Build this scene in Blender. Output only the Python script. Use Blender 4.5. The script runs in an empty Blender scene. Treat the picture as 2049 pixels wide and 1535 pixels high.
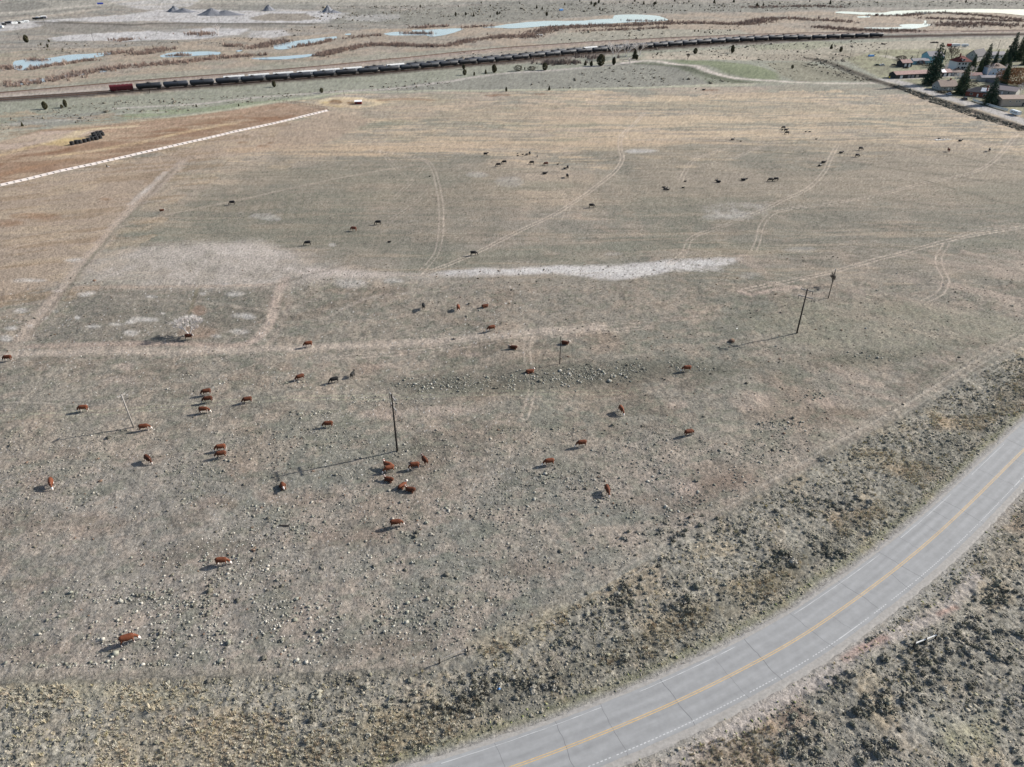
import bpy, bmesh, math, random
import numpy as np
from mathutils import Vector, Matrix, Euler

# ------------------------------------------------------------------ camera, sky, sun, exposure
scene = bpy.context.scene
COL = scene.collection
F_PX, CX, CY, YH, CAM_H = 1420.0, 1024.5, 767.5, -130.0, 96.0      # photo pixels: focal length, centre, horizon row; metres
PITCH = math.atan((CY - YH) / F_PX)
cam_data = bpy.data.cameras.new('camera'); cam = bpy.data.objects.new('camera', cam_data); COL.objects.link(cam)
cam.location = (0, 0, CAM_H); cam.rotation_euler = (math.pi / 2 - PITCH, 0, 0)
cam_data.sensor_width = 36.0; cam_data.lens = F_PX / 2049 * 36.0
cam_data.clip_start = 1.0; cam_data.clip_end = 60000
scene.camera = cam
SUN_AZ = math.atan2(.936, .352); SUN_EL = math.radians(28.5)
world = bpy.data.worlds.new('World'); scene.world = world; world.use_nodes = True
wn = world.node_tree; bg = wn.nodes['Background']; sky = wn.nodes.new('ShaderNodeTexSky')
sky.sky_type = 'NISHITA'; sky.sun_disc = False; sky.sun_elevation = SUN_EL; sky.sun_rotation = SUN_AZ
sky.dust_density = 1.6; sky.air_density = 1.0; sky.ozone_density = 1.0
wn.links.new(sky.outputs[0], bg.inputs[0]); bg.inputs[1].default_value = 0.09
sd = bpy.data.lights.new('sun', 'SUN'); sd.energy = 4.8; sd.angle = math.radians(0.6); sd.color = (1.0, .955, .895)
sun = bpy.data.objects.new('sun', sd); COL.objects.link(sun)
sdir = Vector((.936 * math.cos(SUN_EL), .352 * math.cos(SUN_EL), math.sin(SUN_EL)))
sun.rotation_euler = sdir.to_track_quat('Z', 'Y').to_euler(); sun.location = (0, 0, 200)
scene.view_settings.view_transform = 'Standard'; scene.view_settings.look = 'None'
scene.view_settings.exposure = 0.78; scene.view_settings.gamma = 1.0
scene.view_settings.use_curve_mapping = False
scene.render.engine = 'CYCLES'

rnd = random.Random(7); rng = np.random.default_rng(11)
CP, SP = math.cos(PITCH), math.sin(PITCH)

# ------------------------------------------------------------------ where a place of the photo lies on the ground
def gxy(px, py):
    px = np.asarray(px, float); py = np.asarray(py, float)
    dx = px - CX; dy = py - CY
    t = -CAM_H / (-F_PX * SP - dy * CP)
    return dx * t, (F_PX * CP - dy * SP) * t
def G(px, py):
    x, y = gxy(px, py); return float(x), float(y)
def pxof(X, Y):
    zc = Y * CP + CAM_H * SP; yc = Y * SP - CAM_H * CP
    return CX + F_PX * X / zc, CY - F_PX * yc / zc
def scale_at(py): return (py - YH) * CP / CAM_H                     # photo pixels per metre at that row
def GL(pts): return np.array([G(*p) for p in pts])
def smooth(P, step=2.0):                                            # Catmull-Rom through ground points, even steps
    P = np.asarray(P, float); P = np.vstack([2 * P[0] - P[1], P, 2 * P[-1] - P[-2]]); out = []
    for i in range(1, len(P) - 2):
        n = max(2, int(np.linalg.norm(P[i + 1] - P[i]) / step)); t = np.linspace(0, 1, n, endpoint=False)[:, None]
        out.append(.5 * (2 * P[i] + (P[i + 1] - P[i - 1]) * t + (2 * P[i - 1] - 5 * P[i] + 4 * P[i + 1] - P[i + 2]) * t ** 2 + (3 * P[i] - P[i - 1] - 3 * P[i + 1] + P[i + 2]) * t ** 3))
    out.append(P[-2][None]); return np.vstack(out)

# ------------------------------------------------------------------ noise
def vnoise(x, y, seed):
    xi = np.floor(x).astype(np.int64); yi = np.floor(y).astype(np.int64); fx = x - xi; fy = y - yi
    fx = fx * fx * (3 - 2 * fx); fy = fy * fy * (3 - 2 * fy)
    def h(a, b):
        v = (a * 374761393 + b * 668265263 + seed * 1442695041) & 0xffffffff
        v = ((v ^ (v >> 13)) * 1274126177) & 0xffffffff; v = (v ^ (v >> 16)) & 0xffff
        return v / 65535.0
    return (h(xi, yi) * (1 - fx) + h(xi + 1, yi) * fx) * (1 - fy) + (h(xi, yi + 1) * (1 - fx) + h(xi + 1, yi + 1) * fx) * fy
def fbm(x, y, size, octaves=4, seed=0, rough=.55):
    s = 0; a = 1; t = 0; f = 1.0 / size
    for o in range(octaves):
        s = s + a * vnoise(x * f + 17.3 * o, y * f + 9.1 * o, seed + o * 31); t += a; a *= rough; f *= 2.03
    return s / t                                                    # 0..1, mean .5

# ------------------------------------------------------------------ colours: s(r,g,b) is the look in full light, turned into an albedo
def lin(c): c = np.asarray(c, float) / 255.0; return np.where(c <= .04045, c / 12.92, ((c + .055) / 1.055) ** 2.4)
TINT = np.array([.60, .60, .60])
def s(r, g, b): return lin((r, g, b)) * TINT

# ------------------------------------------------------------------ ground sheet: fine in front, coarse to the horizon
STEP = 1.9
us = np.concatenate([np.linspace(-4200, -300, 40), np.arange(-260, 2310, STEP), np.linspace(2350, 6200, 40)])
vs = np.concatenate([[-128.5, -127, -125, -122, -118, -113, -107, -100, -92, -84, -76, -68, -60], np.arange(-52, 1700, STEP), np.linspace(1720, 2940, 40)])
NU, NV = len(us), len(vs)
UU, VV = np.meshgrid(us, vs); X, Y = gxy(UU, VV); X = X.ravel(); Y = Y.ravel(); VVr = VV.ravel()
PXM = (VVr - YH) * CP / CAM_H                                        # px per metre
GAP = STEP / np.maximum(PXM, .02)                                    # vertex gap across, metres
GAPY = GAP * np.sqrt(Y ** 2 + CAM_H ** 2) / CAM_H
N = X.size
w8x = (fbm(X, Y, 9, 4, 1) - .5) * 2; w8y = (fbm(X, Y, 9, 4, 2) - .5) * 2
w2x = (fbm(X, Y, 2.2, 3, 3) - .5) * 2; w2y = (fbm(X, Y, 2.2, 3, 4) - .5) * 2
w40x = (fbm(X, Y, 45, 4, 5) - .5) * 2; w40y = (fbm(X, Y, 45, 4, 6) - .5) * 2
WX = w40x * 6 + w8x * 2.5 + w2x * .5; WY = w40y * 6 + w8y * 2.5 + w2y * .5
VJ = VVr * (1 + .07 * w40x + .03 * w8x); XJ = X + w40y * 18 + w8y * 6
color = np.zeros((N, 3)); height = np.zeros(N)

def sel(lo, hi, pad): return np.nonzero((X > lo[0] - pad) & (X < hi[0] + pad) & (Y > lo[1] - pad) & (Y < hi[1] + pad))[0]
def seg_dist(P, idx, warp):
    x = X[idx] + WX[idx] * warp; y = Y[idx] + WY[idx] * warp; d = np.full(len(idx), 1e9)
    for a, b in zip(P[:-1], P[1:]):
        ab = b - a; L = ab @ ab
        if L == 0: continue
        t = np.clip(((x - a[0]) * ab[0] + (y - a[1]) * ab[1]) / L, 0, 1)
        d = np.minimum(d, np.hypot(x - a[0] - ab[0] * t, y - a[1] - ab[1] * t))
    return d
def in_poly(P, x, y):
    c = np.zeros(len(x), bool); j = len(P) - 1
    for i in range(len(P)):
        xi, yi = P[i]; xj, yj = P[j]
        c ^= ((yi > y) != (yj > y)) & (x < (xj - xi) * (y - yi) / ((yj - yi) or 1e-9) + xi); j = i
    return c
def sm(a, b, v): t = np.clip((v - a) / (b - a), 0, 1); return t * t * (3 - 2 * t)
def put(idx, m, c): color[idx] = color[idx] * (1 - m[:, None]) + np.asarray(c) * m[:, None]
def stroke(pts, width, c, alpha=1, soft=.5, warp=.1, broken=0, px=True, step=6, seed=50):
    P = GL(pts) if px else np.asarray(pts); P = smooth(P, step)
    idx = sel(P.min(0), P.max(0), width * 2 + soft * 3 + warp * 12); d = seg_dist(P, idx, warp)
    g = GAPY[idx] * .45; w = width / 2 + g * .4
    m = (1 - sm(np.maximum(w - soft, 0), w + soft + g, d)) * alpha
    if broken: m *= 1 - broken * sm(.42, .6, fbm(X[idx], Y[idx], 5, 3, seed))
    put(idx, m, c)
def ruts(pts, c, alpha=.6, gauge=1.7, w=.28, broken=.35, warp=.03):
    P = smooth(GL(pts), 5); idx = sel(P.min(0), P.max(0), 6); d = seg_dist(P, idx, warp)
    w = w * .62; ww = np.hypot(w, GAP[idx] * .55); m = np.exp(-((d - gauge / 2) / ww) ** 2) * min(alpha * 1.1, 1) * (w / ww) ** .25
    m *= 1 - broken * sm(.4, .65, fbm(X[idx], Y[idx], 9, 3, 77)); put(idx, m, c)
def poly(pts, c, alpha=1, feather=2, warp=1, mottle=0, msize=6, seed=60, px=True, thr=.5):
    P = GL(pts) if px else np.asarray(pts)
    idx = sel(P.min(0), P.max(0), feather * 2 + warp * 12); x = X[idx] + WX[idx] * warp; y = Y[idx] + WY[idx] * warp
    d = np.full(len(idx), 1e9); Q = np.vstack([P, P[:1]])
    for a, b in zip(Q[:-1], Q[1:]):
        ab = b - a; L = max(ab @ ab, 1e-9); t = np.clip(((x - a[0]) * ab[0] + (y - a[1]) * ab[1]) / L, 0, 1)
        d = np.minimum(d, np.hypot(x - a[0] - ab[0] * t, y - a[1] - ab[1] * t))
    d = np.where(in_poly(P, x, y), -d, d); m = (1 - sm(-feather, feather, d)) * alpha
    if mottle: m *= 1 - mottle * (1 - sm(thr - .1, thr + .1, fbm(X[idx], Y[idx] * .6, msize, 4, seed)))
    put(idx, m, c)
def blob(px, py, rx, ry, c, alpha=.8, warp=.25, mottle=0, msize=2, seed=61):   # an ellipse given in photo pixels
    a = np.linspace(0, 2 * math.pi, 14, endpoint=False)
    poly([(px + rx * math.cos(t), py + ry * math.sin(t)) for t in a], c, alpha, min(1.5, rx / scale_at(py) * .4), warp, mottle, msize, seed)
def noise_tint(mask_idx, size, c, lo, hi, alpha, seed, ang=0.0, stretch=1.0, octaves=4):
    x = X[mask_idx]; y = Y[mask_idx]; ca, sa = math.cos(ang), math.sin(ang)
    xr = (x * ca + y * sa) / stretch; yr = -x * sa + y * ca
    put(mask_idx, sm(lo, hi, fbm(xr, yr, size, octaves, seed)) * alpha, c)
ALL = np.arange(N)
def band(y0, y1): return np.nonzero((VJ > y0) & (VJ <= y1))[0]

# ---- base tones by distance
color[:] = s(160, 153, 144)
poly([(-900, 430), (2900, 400), (2900, 190), (1700, 172), (900, 182), (660, 200), (300, 260), (-900, 500)], s(176, 163, 147), .8, 12, 2)
noise_tint(ALL, 40, s(142, 141, 132), .45, .62, .75, 11)
noise_tint(ALL, 14, s(176, 164, 152), .5, .68, .55, 12)
noise_tint(band(380, 1700), 5, s(132, 130, 122), .52, .66, .45, 13)
noise_tint(band(380, 1700), 7, s(178, 163, 150), .55, .7, .5, 14)
noise_tint(band(560, 1700), 22, s(150, 132, 118), .58, .72, .4, 15)
noise_tint(band(150, 560), 26, s(140, 141, 128), .48, .66, .5, 16, .02, 3.0)
noise_tint(band(190, 330), 2.2, s(206, 186, 160), .56, .66, .6, 20, .0, 10)
noise_tint(band(560, 1340), 11, s(126, 114, 103), .60, .72, .45, 10, .2, 1.8)
# mown streaks over the middle field
mid = band(185, 560)
noise_tint(mid, 1.6, s(128, 124, 114), .54, .68, .5, 21, .03, 14)
noise_tint(mid, 2.5, s(190, 174, 156), .56, .7, .45, 22, .02, 16)
noise_tint(band(185, 310), 5, s(202, 183, 158), .5, .64, .65, 23, -.02, 9)
noise_tint(band(560, 1700), 2.6, s(176, 162, 150), .54, .68, .5, 17, .3, 1.6)
noise_tint(band(560, 1700), 2.0, s(128, 130, 118), .54, .68, .5, 18, .3, 1.6)
noise_tint(band(560, 1700), 1.0, s(112, 110, 103), .58, .72, .4, 19, .3, 1.5)
color *= np.stack([np.interp(VVr, [180, 300, 420, 600, 850, 1000, 1700], c) for c in ([1.12, 1.06, .96, .93, .95, .98, 1.00], [1.11, 1.04, .94, .92, .95, .99, 1.01], [1.08, 1.00, .89, .87, .91, .98, 1.00])], 1)
# ---- far land beyond the railway
far = band(-60, 200)
poly([(-900, 207), (235, 189), (500, 169), (1020, 125), (1300, 100), (1760, 76), (2900, 68), (2900, -100), (-900, -100)], s(166, 159, 149), 1, 3, .6)
noise_tint(band(-60, 125), 30, s(150, 148, 140), .46, .6, .8, 24, .02, 4)
noise_tint(band(-60, 125), 9, s(132, 131, 122), .54, .66, .6, 25, .0, 4)
# tan wetland
poly([(-900, 205), (230, 168), (500, 150), (1000, 103), (1300, 84), (1700, 68), (2900, 62), (2900, 28), (1700, 22), (1340, 28), (1230, 30), (980, 50), (760, 58), (600, 72), (450, 76), (300, 92), (100, 100), (-900, 150)], s(178, 163, 145), .9, 5, 1.6, .5, 30, 26, thr=.46)
noise_tint(band(20, 200), 12, s(176, 160, 142), .5, .66, .4, 27, .05, 4)
poly([(0, 198), (250, 164), (500, 146), (760, 118), (1000, 101), (1100, 94), (1000, 92), (760, 108), (480, 135), (250, 152), (0, 184)], s(165, 162, 148), .75, 5, 1)
poly([(1060, 85), (1130, 66), (1300, 58), (1480, 60), (1500, 68), (1300, 78), (1120, 92)], s(166, 164, 150), .7, 6, 1)
# grey sage plains at the top
poly([(650, 16), (800, 22), (1000, 8), (2900, 0), (2900, 16), (1700, 15), (1520, 24), (1350, 24), (1230, 30), (1000, 44), (800, 50), (620, 44)], s(146, 144, 134), .85, 6, 2, .35, 30, 28, thr=.4)
poly([(-200, 12), (200, 0), (600, -4), (900, 2), (900, 12), (600, 10), (260, 8), (140, 26), (-200, 46)], s(170, 166, 155), .8, 8, 2)
poly([(0, 6), (90, 4), (105, 14), (50, 22), (0, 24)], s(138, 135, 127), .8, 5, 1.5)
# pale gravel pit floor
for pts, a in (([(90, 40), (250, 30), (330, 18), (520, 22), (600, 24), (660, 20), (690, 35), (620, 46), (440, 46), (300, 42), (200, 44)], .85),
               ([(100, 76), (150, 69), (250, 64), (420, 56), (500, 58), (480, 70), (400, 78), (250, 82), (120, 82)], .95),
               ([(-200, 50), (20, 45), (110, 40), (130, 46), (60, 56), (-100, 75)], .8), ([(500, 62), (560, 60), (580, 70), (540, 76), (495, 75)], .7),
               ([(210, 0), (400, -2), (380, 12), (300, 20), (250, 14)], .6), ([(520, 28), (560, 18), (700, 26), (660, 45), (560, 46)], .5),
               ([(690, 30), (800, 28), (800, 36), (760, 44), (700, 40)], .4)):
    poly(pts, s(204, 201, 199), a, 4, 1.2, .25, 12, 29, thr=.42)
poly([(70, 46), (150, 45), (270, 47), (275, 56), (180, 68), (110, 62)], s(146, 141, 133), .9, 4, .8)
poly([(290, 46), (400, 48), (520, 48), (540, 54), (430, 54), (300, 52)], s(140, 134, 126), .7, 4, .8)
poly([(500, 36), (540, 26), (610, 27), (640, 38), (590, 42), (510, 41)], s(152, 143, 130), .9, 3, .8)
stroke([(80, 44.5), (180, 47), (270, 50), (330, 47), (620, 48)], 5, s(96, 90, 84), .8, 2, .3)
stroke([(-100, 33), (60, 22), (180, 11), (260, 2), (330, -6)], 9, s(196, 188, 176), .8, 3, .3)
stroke([(-100, 55), (40, 38), (140, 26), (215, 15)], 8, s(192, 182, 168), .7, 3, .3)
stroke([(250, 12), (420, 4), (700, 2), (1000, 0)], 8, s(190, 182, 168), .6, 3, .5)
stroke([(0, 35), (100, 24), (220, 14)], 7, s(128, 124, 116), .6, 3, .6)
for px_, py_, rx in ((60, 64, 40), (160, 60, 60), (340, 60, 50), (450, 88, 60), (320, 88, 50), (700, 55, 60)):
    blob(px_, py_, rx, 5, s(142, 139, 130), .6, 1, .5, 9, px_)
# green grey strip between railway and fields
poly([(-900, 420), (-900, 226), (235, 193), (500, 172), (760, 150), (1020, 128), (1100, 124), (1300, 101), (1760, 77), (2900, 70), (2900, 170), (1800, 164), (1500, 172), (1200, 180), (900, 183), (690, 187), (640, 198), (560, 205), (330, 237), (200, 247), (100, 258), (0, 282)], s(158, 159, 144), .92, 4, .7)
noise_tint(np.intersect1d(band(100, 285), ALL[(X < G(1150, 150)[0])]), 8, s(138, 141, 122), .5, .66, .4, 31, .1, 3)
poly([(0, 258), (60, 232), (220, 222), (180, 242), (90, 256)], s(152, 150, 142), .7, 4, 1)
poly([(240, 228), (420, 212), (600, 196), (700, 186), (640, 197), (560, 205), (420, 222), (250, 238)], s(150, 160, 128), .65, 3, .8)
poly([(-200, 300), (0, 256), (80, 258), (0, 285)], s(186, 178, 160), .7, 3, .8)
poly([(1100, 140), (1260, 126), (1330, 130), (1420, 150), (1490, 163), (1500, 170), (1200, 179), (690, 186), (860, 165), (960, 153)], s(150, 148, 138), .85, 4, 1)
poly([(1280, 108), (1500, 95), (1760, 84), (1900, 78), (2400, 74), (2400, 130), (1900, 108), (1700, 118), (1500, 122), (1300, 120)], s(182, 173, 156), .8, 4, 1.4)
poly([(1500, 90), (1640, 82), (1700, 88), (1620, 98), (1520, 100)], s(160, 160, 138), .8, 4, 1)
poly([(1500, 110), (1640, 106), (1800, 108), (1830, 118), (1780, 128), (1600, 122), (1510, 120)], s(160, 150, 134), .7, 3, 1, .4, 8, 33)
poly([(1330, 121), (1400, 121), (1500, 129), (1560, 150), (1558, 161), (1500, 158), (1440, 146), (1370, 129)], s(130, 138, 108), .85, 4, .8)
poly([(1530, 126), (1600, 122), (1680, 138), (1740, 160), (1600, 165), (1560, 150)], s(150, 146, 128), .9, 3, .8)
poly([(1340, 135), (1400, 143), (1480, 160), (1540, 166), (1420, 170), (1380, 150)], s(122, 130, 104), .6, 3, .8, .4, 8, 35)  # shade below the mound, painted faintly into the soil colour
stroke([(1270, 122), (1340, 126), (1420, 146), (1490, 159)], 3.5, s(104, 112, 88), .6, 2, .4, .3)
stroke([(1275, 127), (1330, 132), (1400, 148), (1450, 159), (1492, 166)], 6, s(96, 100, 82), .8, 2.5, .5, .15)  # painted shade: dark strip under the dirt road at the mound's lower edge
# village ground
poly([(1690, 118), (1760, 100), (1850, 98), (2600, 100), (2600, 300), (2049, 232), (1900, 190), (1800, 163), (1760, 155)], s(158, 156, 128), .85, 3, .6)
noise_tint(np.intersect1d(band(100, 260), ALL[X > G(1780, 160)[0]]), 9, s(128, 124, 108), .45, .6, .6, 36)
# dirt roads
PALE = s(212, 203, 193)
stroke([(-100, 252), (0, 250), (130, 240), (230, 229), (330, 224)], 1.4, s(190, 184, 176), .6, .5, .1)
stroke([(230, 217), (400, 207), (520, 195), (640, 186), (720, 181), (800, 175), (880, 166), (950, 154), (1010, 147), (1110, 141), (1200, 132), (1270, 124)], 2.2, s(196, 188, 180), .8, .8, .1)
stroke([(1250, 125), (1300, 122.5), (1340, 127), (1420, 146), (1480, 157), (1560, 163), (1650, 167), (1780, 165)], 3.0, s(214, 203, 192), .95, .8, .1)
stroke([(300, 240), (420, 224), (560, 204), (640, 193), (700, 185), (850, 182), (1000, 181), (1200, 178), (1350, 174), (1500, 169)], 2.4, s(196, 194, 170), .75, 1.2, .2)
stroke([(1400, 170), (1560, 166), (1700, 168), (1780, 166)], 2.0, s(190, 184, 166), .6, 1, .2)
poly([(1160, 127), (1300, 112), (1500, 112), (1520, 119), (1380, 121), (1280, 120)], s(196, 182, 164), .65, 3, .8, .3, 8)
stroke([(1770, 112), (1800, 118), (1830, 120)], 5, s(206, 198, 186), .6, 2, .3)
# rail beds
RAIL_A = [(-300, 224), (0, 203), (232, 187), (500, 168), (760, 148), (1020, 124.5), (1155, 111), (1302, 99), (1426, 90), (1520, 84.5), (1634, 79.5), (1762, 75), (1900, 71.5), (2049, 69.5), (2400, 67)]
RAIL_M = [(-300, 212), (0, 188.5), (260, 166), (600, 138.5), (800, 119), (1000, 98.5), (1120, 90), (1250, 82), (1500, 71), (1700, 66), (2049, 62), (2400, 60)]
stroke([(-300, 214), (0, 196), (130, 186), (260, 177), (420, 163), (760, 136)], 14, s(186, 176, 166), .8, 3, .4)
LA = smooth(GL(RAIL_A), 6); LM = smooth(GL(RAIL_M), 6)
def offset(P, d):
    T = np.gradient(P, axis=0); T /= np.linalg.norm(T, axis=1)[:, None]; return P + np.stack([-T[:, 1], T[:, 0]], 1) * d
LB = offset(LA, 7.0)
stroke(offset(LA, 3.4)[::3], 17, s(88, 79, 74), .95, 1.5, .25, px=False)  # dark ballast, its colour deepened further for the shadow beneath the rail cars
stroke(LM[::3], 9, s(104, 90, 83), .9, 2, .25, px=False)
stroke(offset(LM, -5)[::3], 5, s(180, 164, 152), .7, 2, .25, px=False)
# feedlot dirt
poly([(-500, 420), (-500, 330), (0, 284), (90, 260), (250, 246), (420, 226), (560, 207), (600, 210), (656, 221), (0, 371)], s(176, 150, 128), .95, 1.5, .4)
fl = [(-300, 400), (0, 330), (120, 300), (300, 262), (430, 236), (560, 212), (650, 223), (300, 295), (0, 368)]
poly(fl, s(152, 124, 102), .75, 3, .8, .55, 10, 41, thr=.48)
poly([(-100, 335), (120, 298), (160, 292), (150, 300), (60, 312), (0, 330)], s(140, 108, 84), .8, 2, .8, .3, 6, 42)
poly([(300, 264), (420, 240), (540, 222), (640, 220), (560, 238), (400, 262), (250, 290)], s(146, 112, 88), .7, 3, .8, .4, 7, 43)
poly([(-200, 320), (0, 286), (80, 264), (200, 260), (150, 278), (80, 288), (0, 306)], s(196, 178, 162), .85, 3, .5)
stroke([(-60, 322), (0, 309), (60, 294), (120, 284), (150, 283)], 3.5, s(214, 190, 150), .85, 1.5, .4, .3)
stroke([(95, 287), (135, 277), (160, 264), (200, 257), (265, 251)], 4.5, s(224, 204, 170), .95, 1.5, .35)
poly([(85, 290), (130, 276), (180, 275), (135, 292)], s(206, 182, 132), .8, 1.5, .4)
stroke([(110, 312), (180, 302), (260, 287), (340, 270), (400, 258), (470, 245)], 3.0, s(222, 198, 158), .85, 2, .5, .45)
stroke([(0, 350), (80, 330), (200, 308)], 5, s(170, 136, 108), .7, 2, .5, .3)
# straw rings by the red shed
for cx_, cy_, rx, ry in ((700, 205, 55, 9),):
    stroke([(cx_ + rx * math.cos(a) * (1.0), cy_ + ry * math.sin(a)) for a in np.linspace(-.6, 5.1, 16)], 3.0, s(222, 204, 172), .9, 1.5, .35)
stroke([(652, 206), (660, 212), (680, 214)], 4, s(206, 184, 134), .8, 1.5, .3)
stroke([(770, 204), (740, 200), (700, 198), (680, 204), (690, 212), (712, 217)], 3.2, s(220, 198, 164), .85, 1.5, .3)
blob(672, 205, 14, 5, s(140, 112, 84), .85); blob(702, 207, 10, 4, s(134, 108, 80), .85)
stroke([(760, 200), (800, 198), (860, 201)], 3, s(158, 126, 104), .7, 2, .5)
for a_, b_, c_ in ((1000, 190, 25), (1090, 188, 14), (1420, 181, 20), (980, 192, 14)): blob(a_, b_, c_, 2, s(140, 108, 88), .7, .8, .4)
# left brown pasture below the bunks
poly([(-500, 470), (0, 378), (330, 303), (655, 227), (760, 240), (640, 290), (360, 325), (280, 395), (140, 555), (-100, 640), (-500, 700)], s(176, 158, 140), .8, 4, 1.2)
noise_tint(np.nonzero((XJ < G(500, 300)[0]) & (VJ > 230) & (VJ < 640))[0], 4, s(158, 136, 112), .5, .64, .55, 44, .35, 5)
noise_tint(np.nonzero((XJ < G(500, 300)[0]) & (VJ > 230) & (VJ < 560))[0], 6, s(190, 172, 148), .53, .66, .5, 45, .3, 4)
for a_, b_, r_, q_ in ((210, 399, 14, 3), (75, 432, 45, 7), (20, 445, 30, 8), (490, 285, 10, 2), (530, 292, 14, 3), (545, 286, 10, 2)): blob(a_, b_, r_, q_, s(150, 116, 90), .6, .6, .4)
blob(700, 300, 260, 10, s(196, 172, 146), .45, 2, .3, 14); blob(1150, 288, 340, 7, s(200, 178, 152), .6, 2, .3, 14)
blob(900, 225, 400, 18, s(186, 168, 148), .5, 3, .3, 14); blob(1500, 215, 350, 12, s(150, 146, 130), .5, 3, .2, 20)
for k in range(9):
    yy = 198 + k * 9.5; stroke([(1250 + k * 20, yy), (1500 + k * 22, yy + rnd.uniform(-3, 3)), (1700 + k * 20, yy + 4 + rnd.uniform(-3, 3)), (1790 + k * 18, yy + 7)], 3.0, s(206, 188, 162), .55, 2, .8, .55, seed=90 + k)
poly([(1180, 290), (1480, 290), (1800, 282), (2049, 300), (2500, 340), (2500, 470), (2049, 440), (1500, 470), (1200, 400)], s(142, 137, 124), .45, 8, 2)
poly([(560, 310), (1000, 315), (1010, 480), (700, 520), (560, 480), (400, 480), (330, 420)], s(137, 132, 119), .5, 6, 2, .3, 18)
# field lines
for pts in ([(1690, 320), (1800, 340), (2049, 372)], [(1850, 362), (2049, 416)], [(1500, 300), (1620, 312)], [(1400, 285), (1700, 279), (2000, 268)], [(1720, 320), (2049, 340)], [(1800, 290), (2100, 350)]):
    stroke(pts, .6, s(116, 112, 100), .6, .5, .1, .3)
for k in range(12): stroke([(1500 + k * 13, 325), (1530 + k * 14, 352)], .5, s(122, 116, 104), .4, .4, .1, .3)
for k in range(10): stroke([(400 + k * 26, 385 + k % 3 * 4), (385 + k * 26, 440)], .7, s(134, 130, 114), .45, .6, .15, .4)
# playa and alkali
poly([(130, 574), (160, 530), (210, 506), (300, 494), (400, 484), (500, 486), (570, 500), (620, 520), (700, 542), (850, 550), (880, 556), (700, 562), (560, 566), (300, 570)], s(188, 179, 169), .9, 6, 1.4, .4, 6, 47, thr=.43)
poly([(380, 484), (520, 486), (570, 505), (500, 520), (430, 505)], s(206, 196, 186), .6, 3, .8, .3, 5)
poly([(560, 530), (700, 540), (860, 545), (730, 556), (600, 552)], s(204, 192, 182), .55, 2, .6, .3, 5)
for pts in ([(860, 548), (900, 540), (1060, 538), (1180, 528), (1250, 524), (1330, 519), (1440, 515), (1480, 516), (1455, 528), (1420, 536), (1440, 542), (1330, 543), (1260, 552), (1200, 558), (1090, 553), (930, 554)],
            ):
    poly(pts, s(208, 203, 198), .9, 1.6, .7, .45, 2.2, 48, thr=.42)
    poly([(930, 546), (1180, 534), (1400, 521), (1440, 530), (1230, 548), (1060, 551)], s(218, 214, 210), .7, 2, .8, .3, 1.6, 49)
for a_, b_, r_, q_, c_ in ((1283, 303, 34, 4, .75), (1440, 434, 40, 6, .35), (700, 568, 30, 8, .6), (790, 562, 20, 5, .6), (665, 490, 8, 3, .7), (1220, 505, 16, 3, .4), (1600, 500, 30, 5, .35), (520, 432, 25, 6, .5), (545, 438, 16, 4, .5), (950, 350, 20, 5, .35), (1010, 365, 30, 10, .3), (1500, 552, 25, 6, .3)):
    blob(a_, b_, r_, q_, s(206, 202, 196), c_, .5, .35, 3)
poly([(1400, 412), (1450, 403), (1510, 408), (1520, 425), (1480, 438), (1410, 436)], s(190, 185, 178), .6, 5, 1.2, .6, 4, 52, thr=.5)
# fenced dark paddock with pale licks
poly([(150, 582), (350, 573), (556, 569), (545, 610), (520, 660), (470, 686), (260, 686), (95, 690), (130, 640)], s(128, 124, 115), .45, 3, 1.0)
for a_, b_, r_, q_ in ((166, 590, 14, 4), (178, 586, 10, 3), (300, 593, 10, 3), (408, 584, 6, 3), (470, 585, 18, 5), (455, 566, 10, 3), (280, 640, 20, 5), (262, 646, 10, 4), (305, 640, 12, 4), (328, 628, 5, 2), (262, 668, 14, 5), (155, 638, 6, 4), (105, 626, 8, 3), (40, 622, 16, 5), (10, 680, 14, 6), (20, 660, 12, 4), (485, 628, 20, 4), (500, 632, 12, 4), (478, 660, 18, 4), (380, 631, 12, 3), (235, 650, 12, 3), (88, 640, 6, 3), (60, 656, 10, 4), (115, 582, 12, 3), (430, 670, 10, 3), (150, 520, 20, 4), (60, 560, 30, 3), (190, 655, 14, 3)):
    blob(a_, b_, r_, q_, s(208, 203, 196), .75, .25, .25, 1.5)
stroke([(395, 575), (387, 600), (378, 630)], .5, s(126, 116, 92), .5, .4, .05)
blob(400, 620, 14, 10, s(150, 118, 100), .5, .4, .3); blob(395, 660, 40, 14, s(168, 142, 124), .5, .5, .3)
# worn strips
stroke([(365, 322), (345, 345), (300, 385), (250, 430), (200, 485), (150, 545), (90, 620), (30, 695)], 4.0, s(194, 178, 164), .65, 1.2, .3, .3)
stroke([(350, 335), (300, 390), (220, 470), (150, 555), (60, 670)], .8, s(128, 118, 106), .55, .5, .15, .3)
stroke([(280, 415), (240, 450), (170, 530), (110, 620), (80, 660)], .6, s(134, 134, 118), .45, .5, .2, .3)
stroke([(330, 345), (300, 375), (260, 410)], 1.4, s(212, 204, 196), .6, .6, .3, .4)
stroke([(570, 556), (557, 590), (548, 620), (535, 650), (505, 678), (470, 690)], 2.6, s(200, 182, 168), .75, .8, .2, .2)
stroke([(575, 560), (580, 600), (560, 650), (530, 690)], 1.2, s(184, 168, 154), .5, .6, .2, .3)
stroke([(150, 575), (350, 572), (560, 567)], 1.5, s(186, 168, 152), .6, .8, .1, .2)
stroke([(60, 694), (200, 690), (330, 686), (470, 690)], 2.2, s(190, 170, 156), .65, .8, .2, .3)
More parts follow.
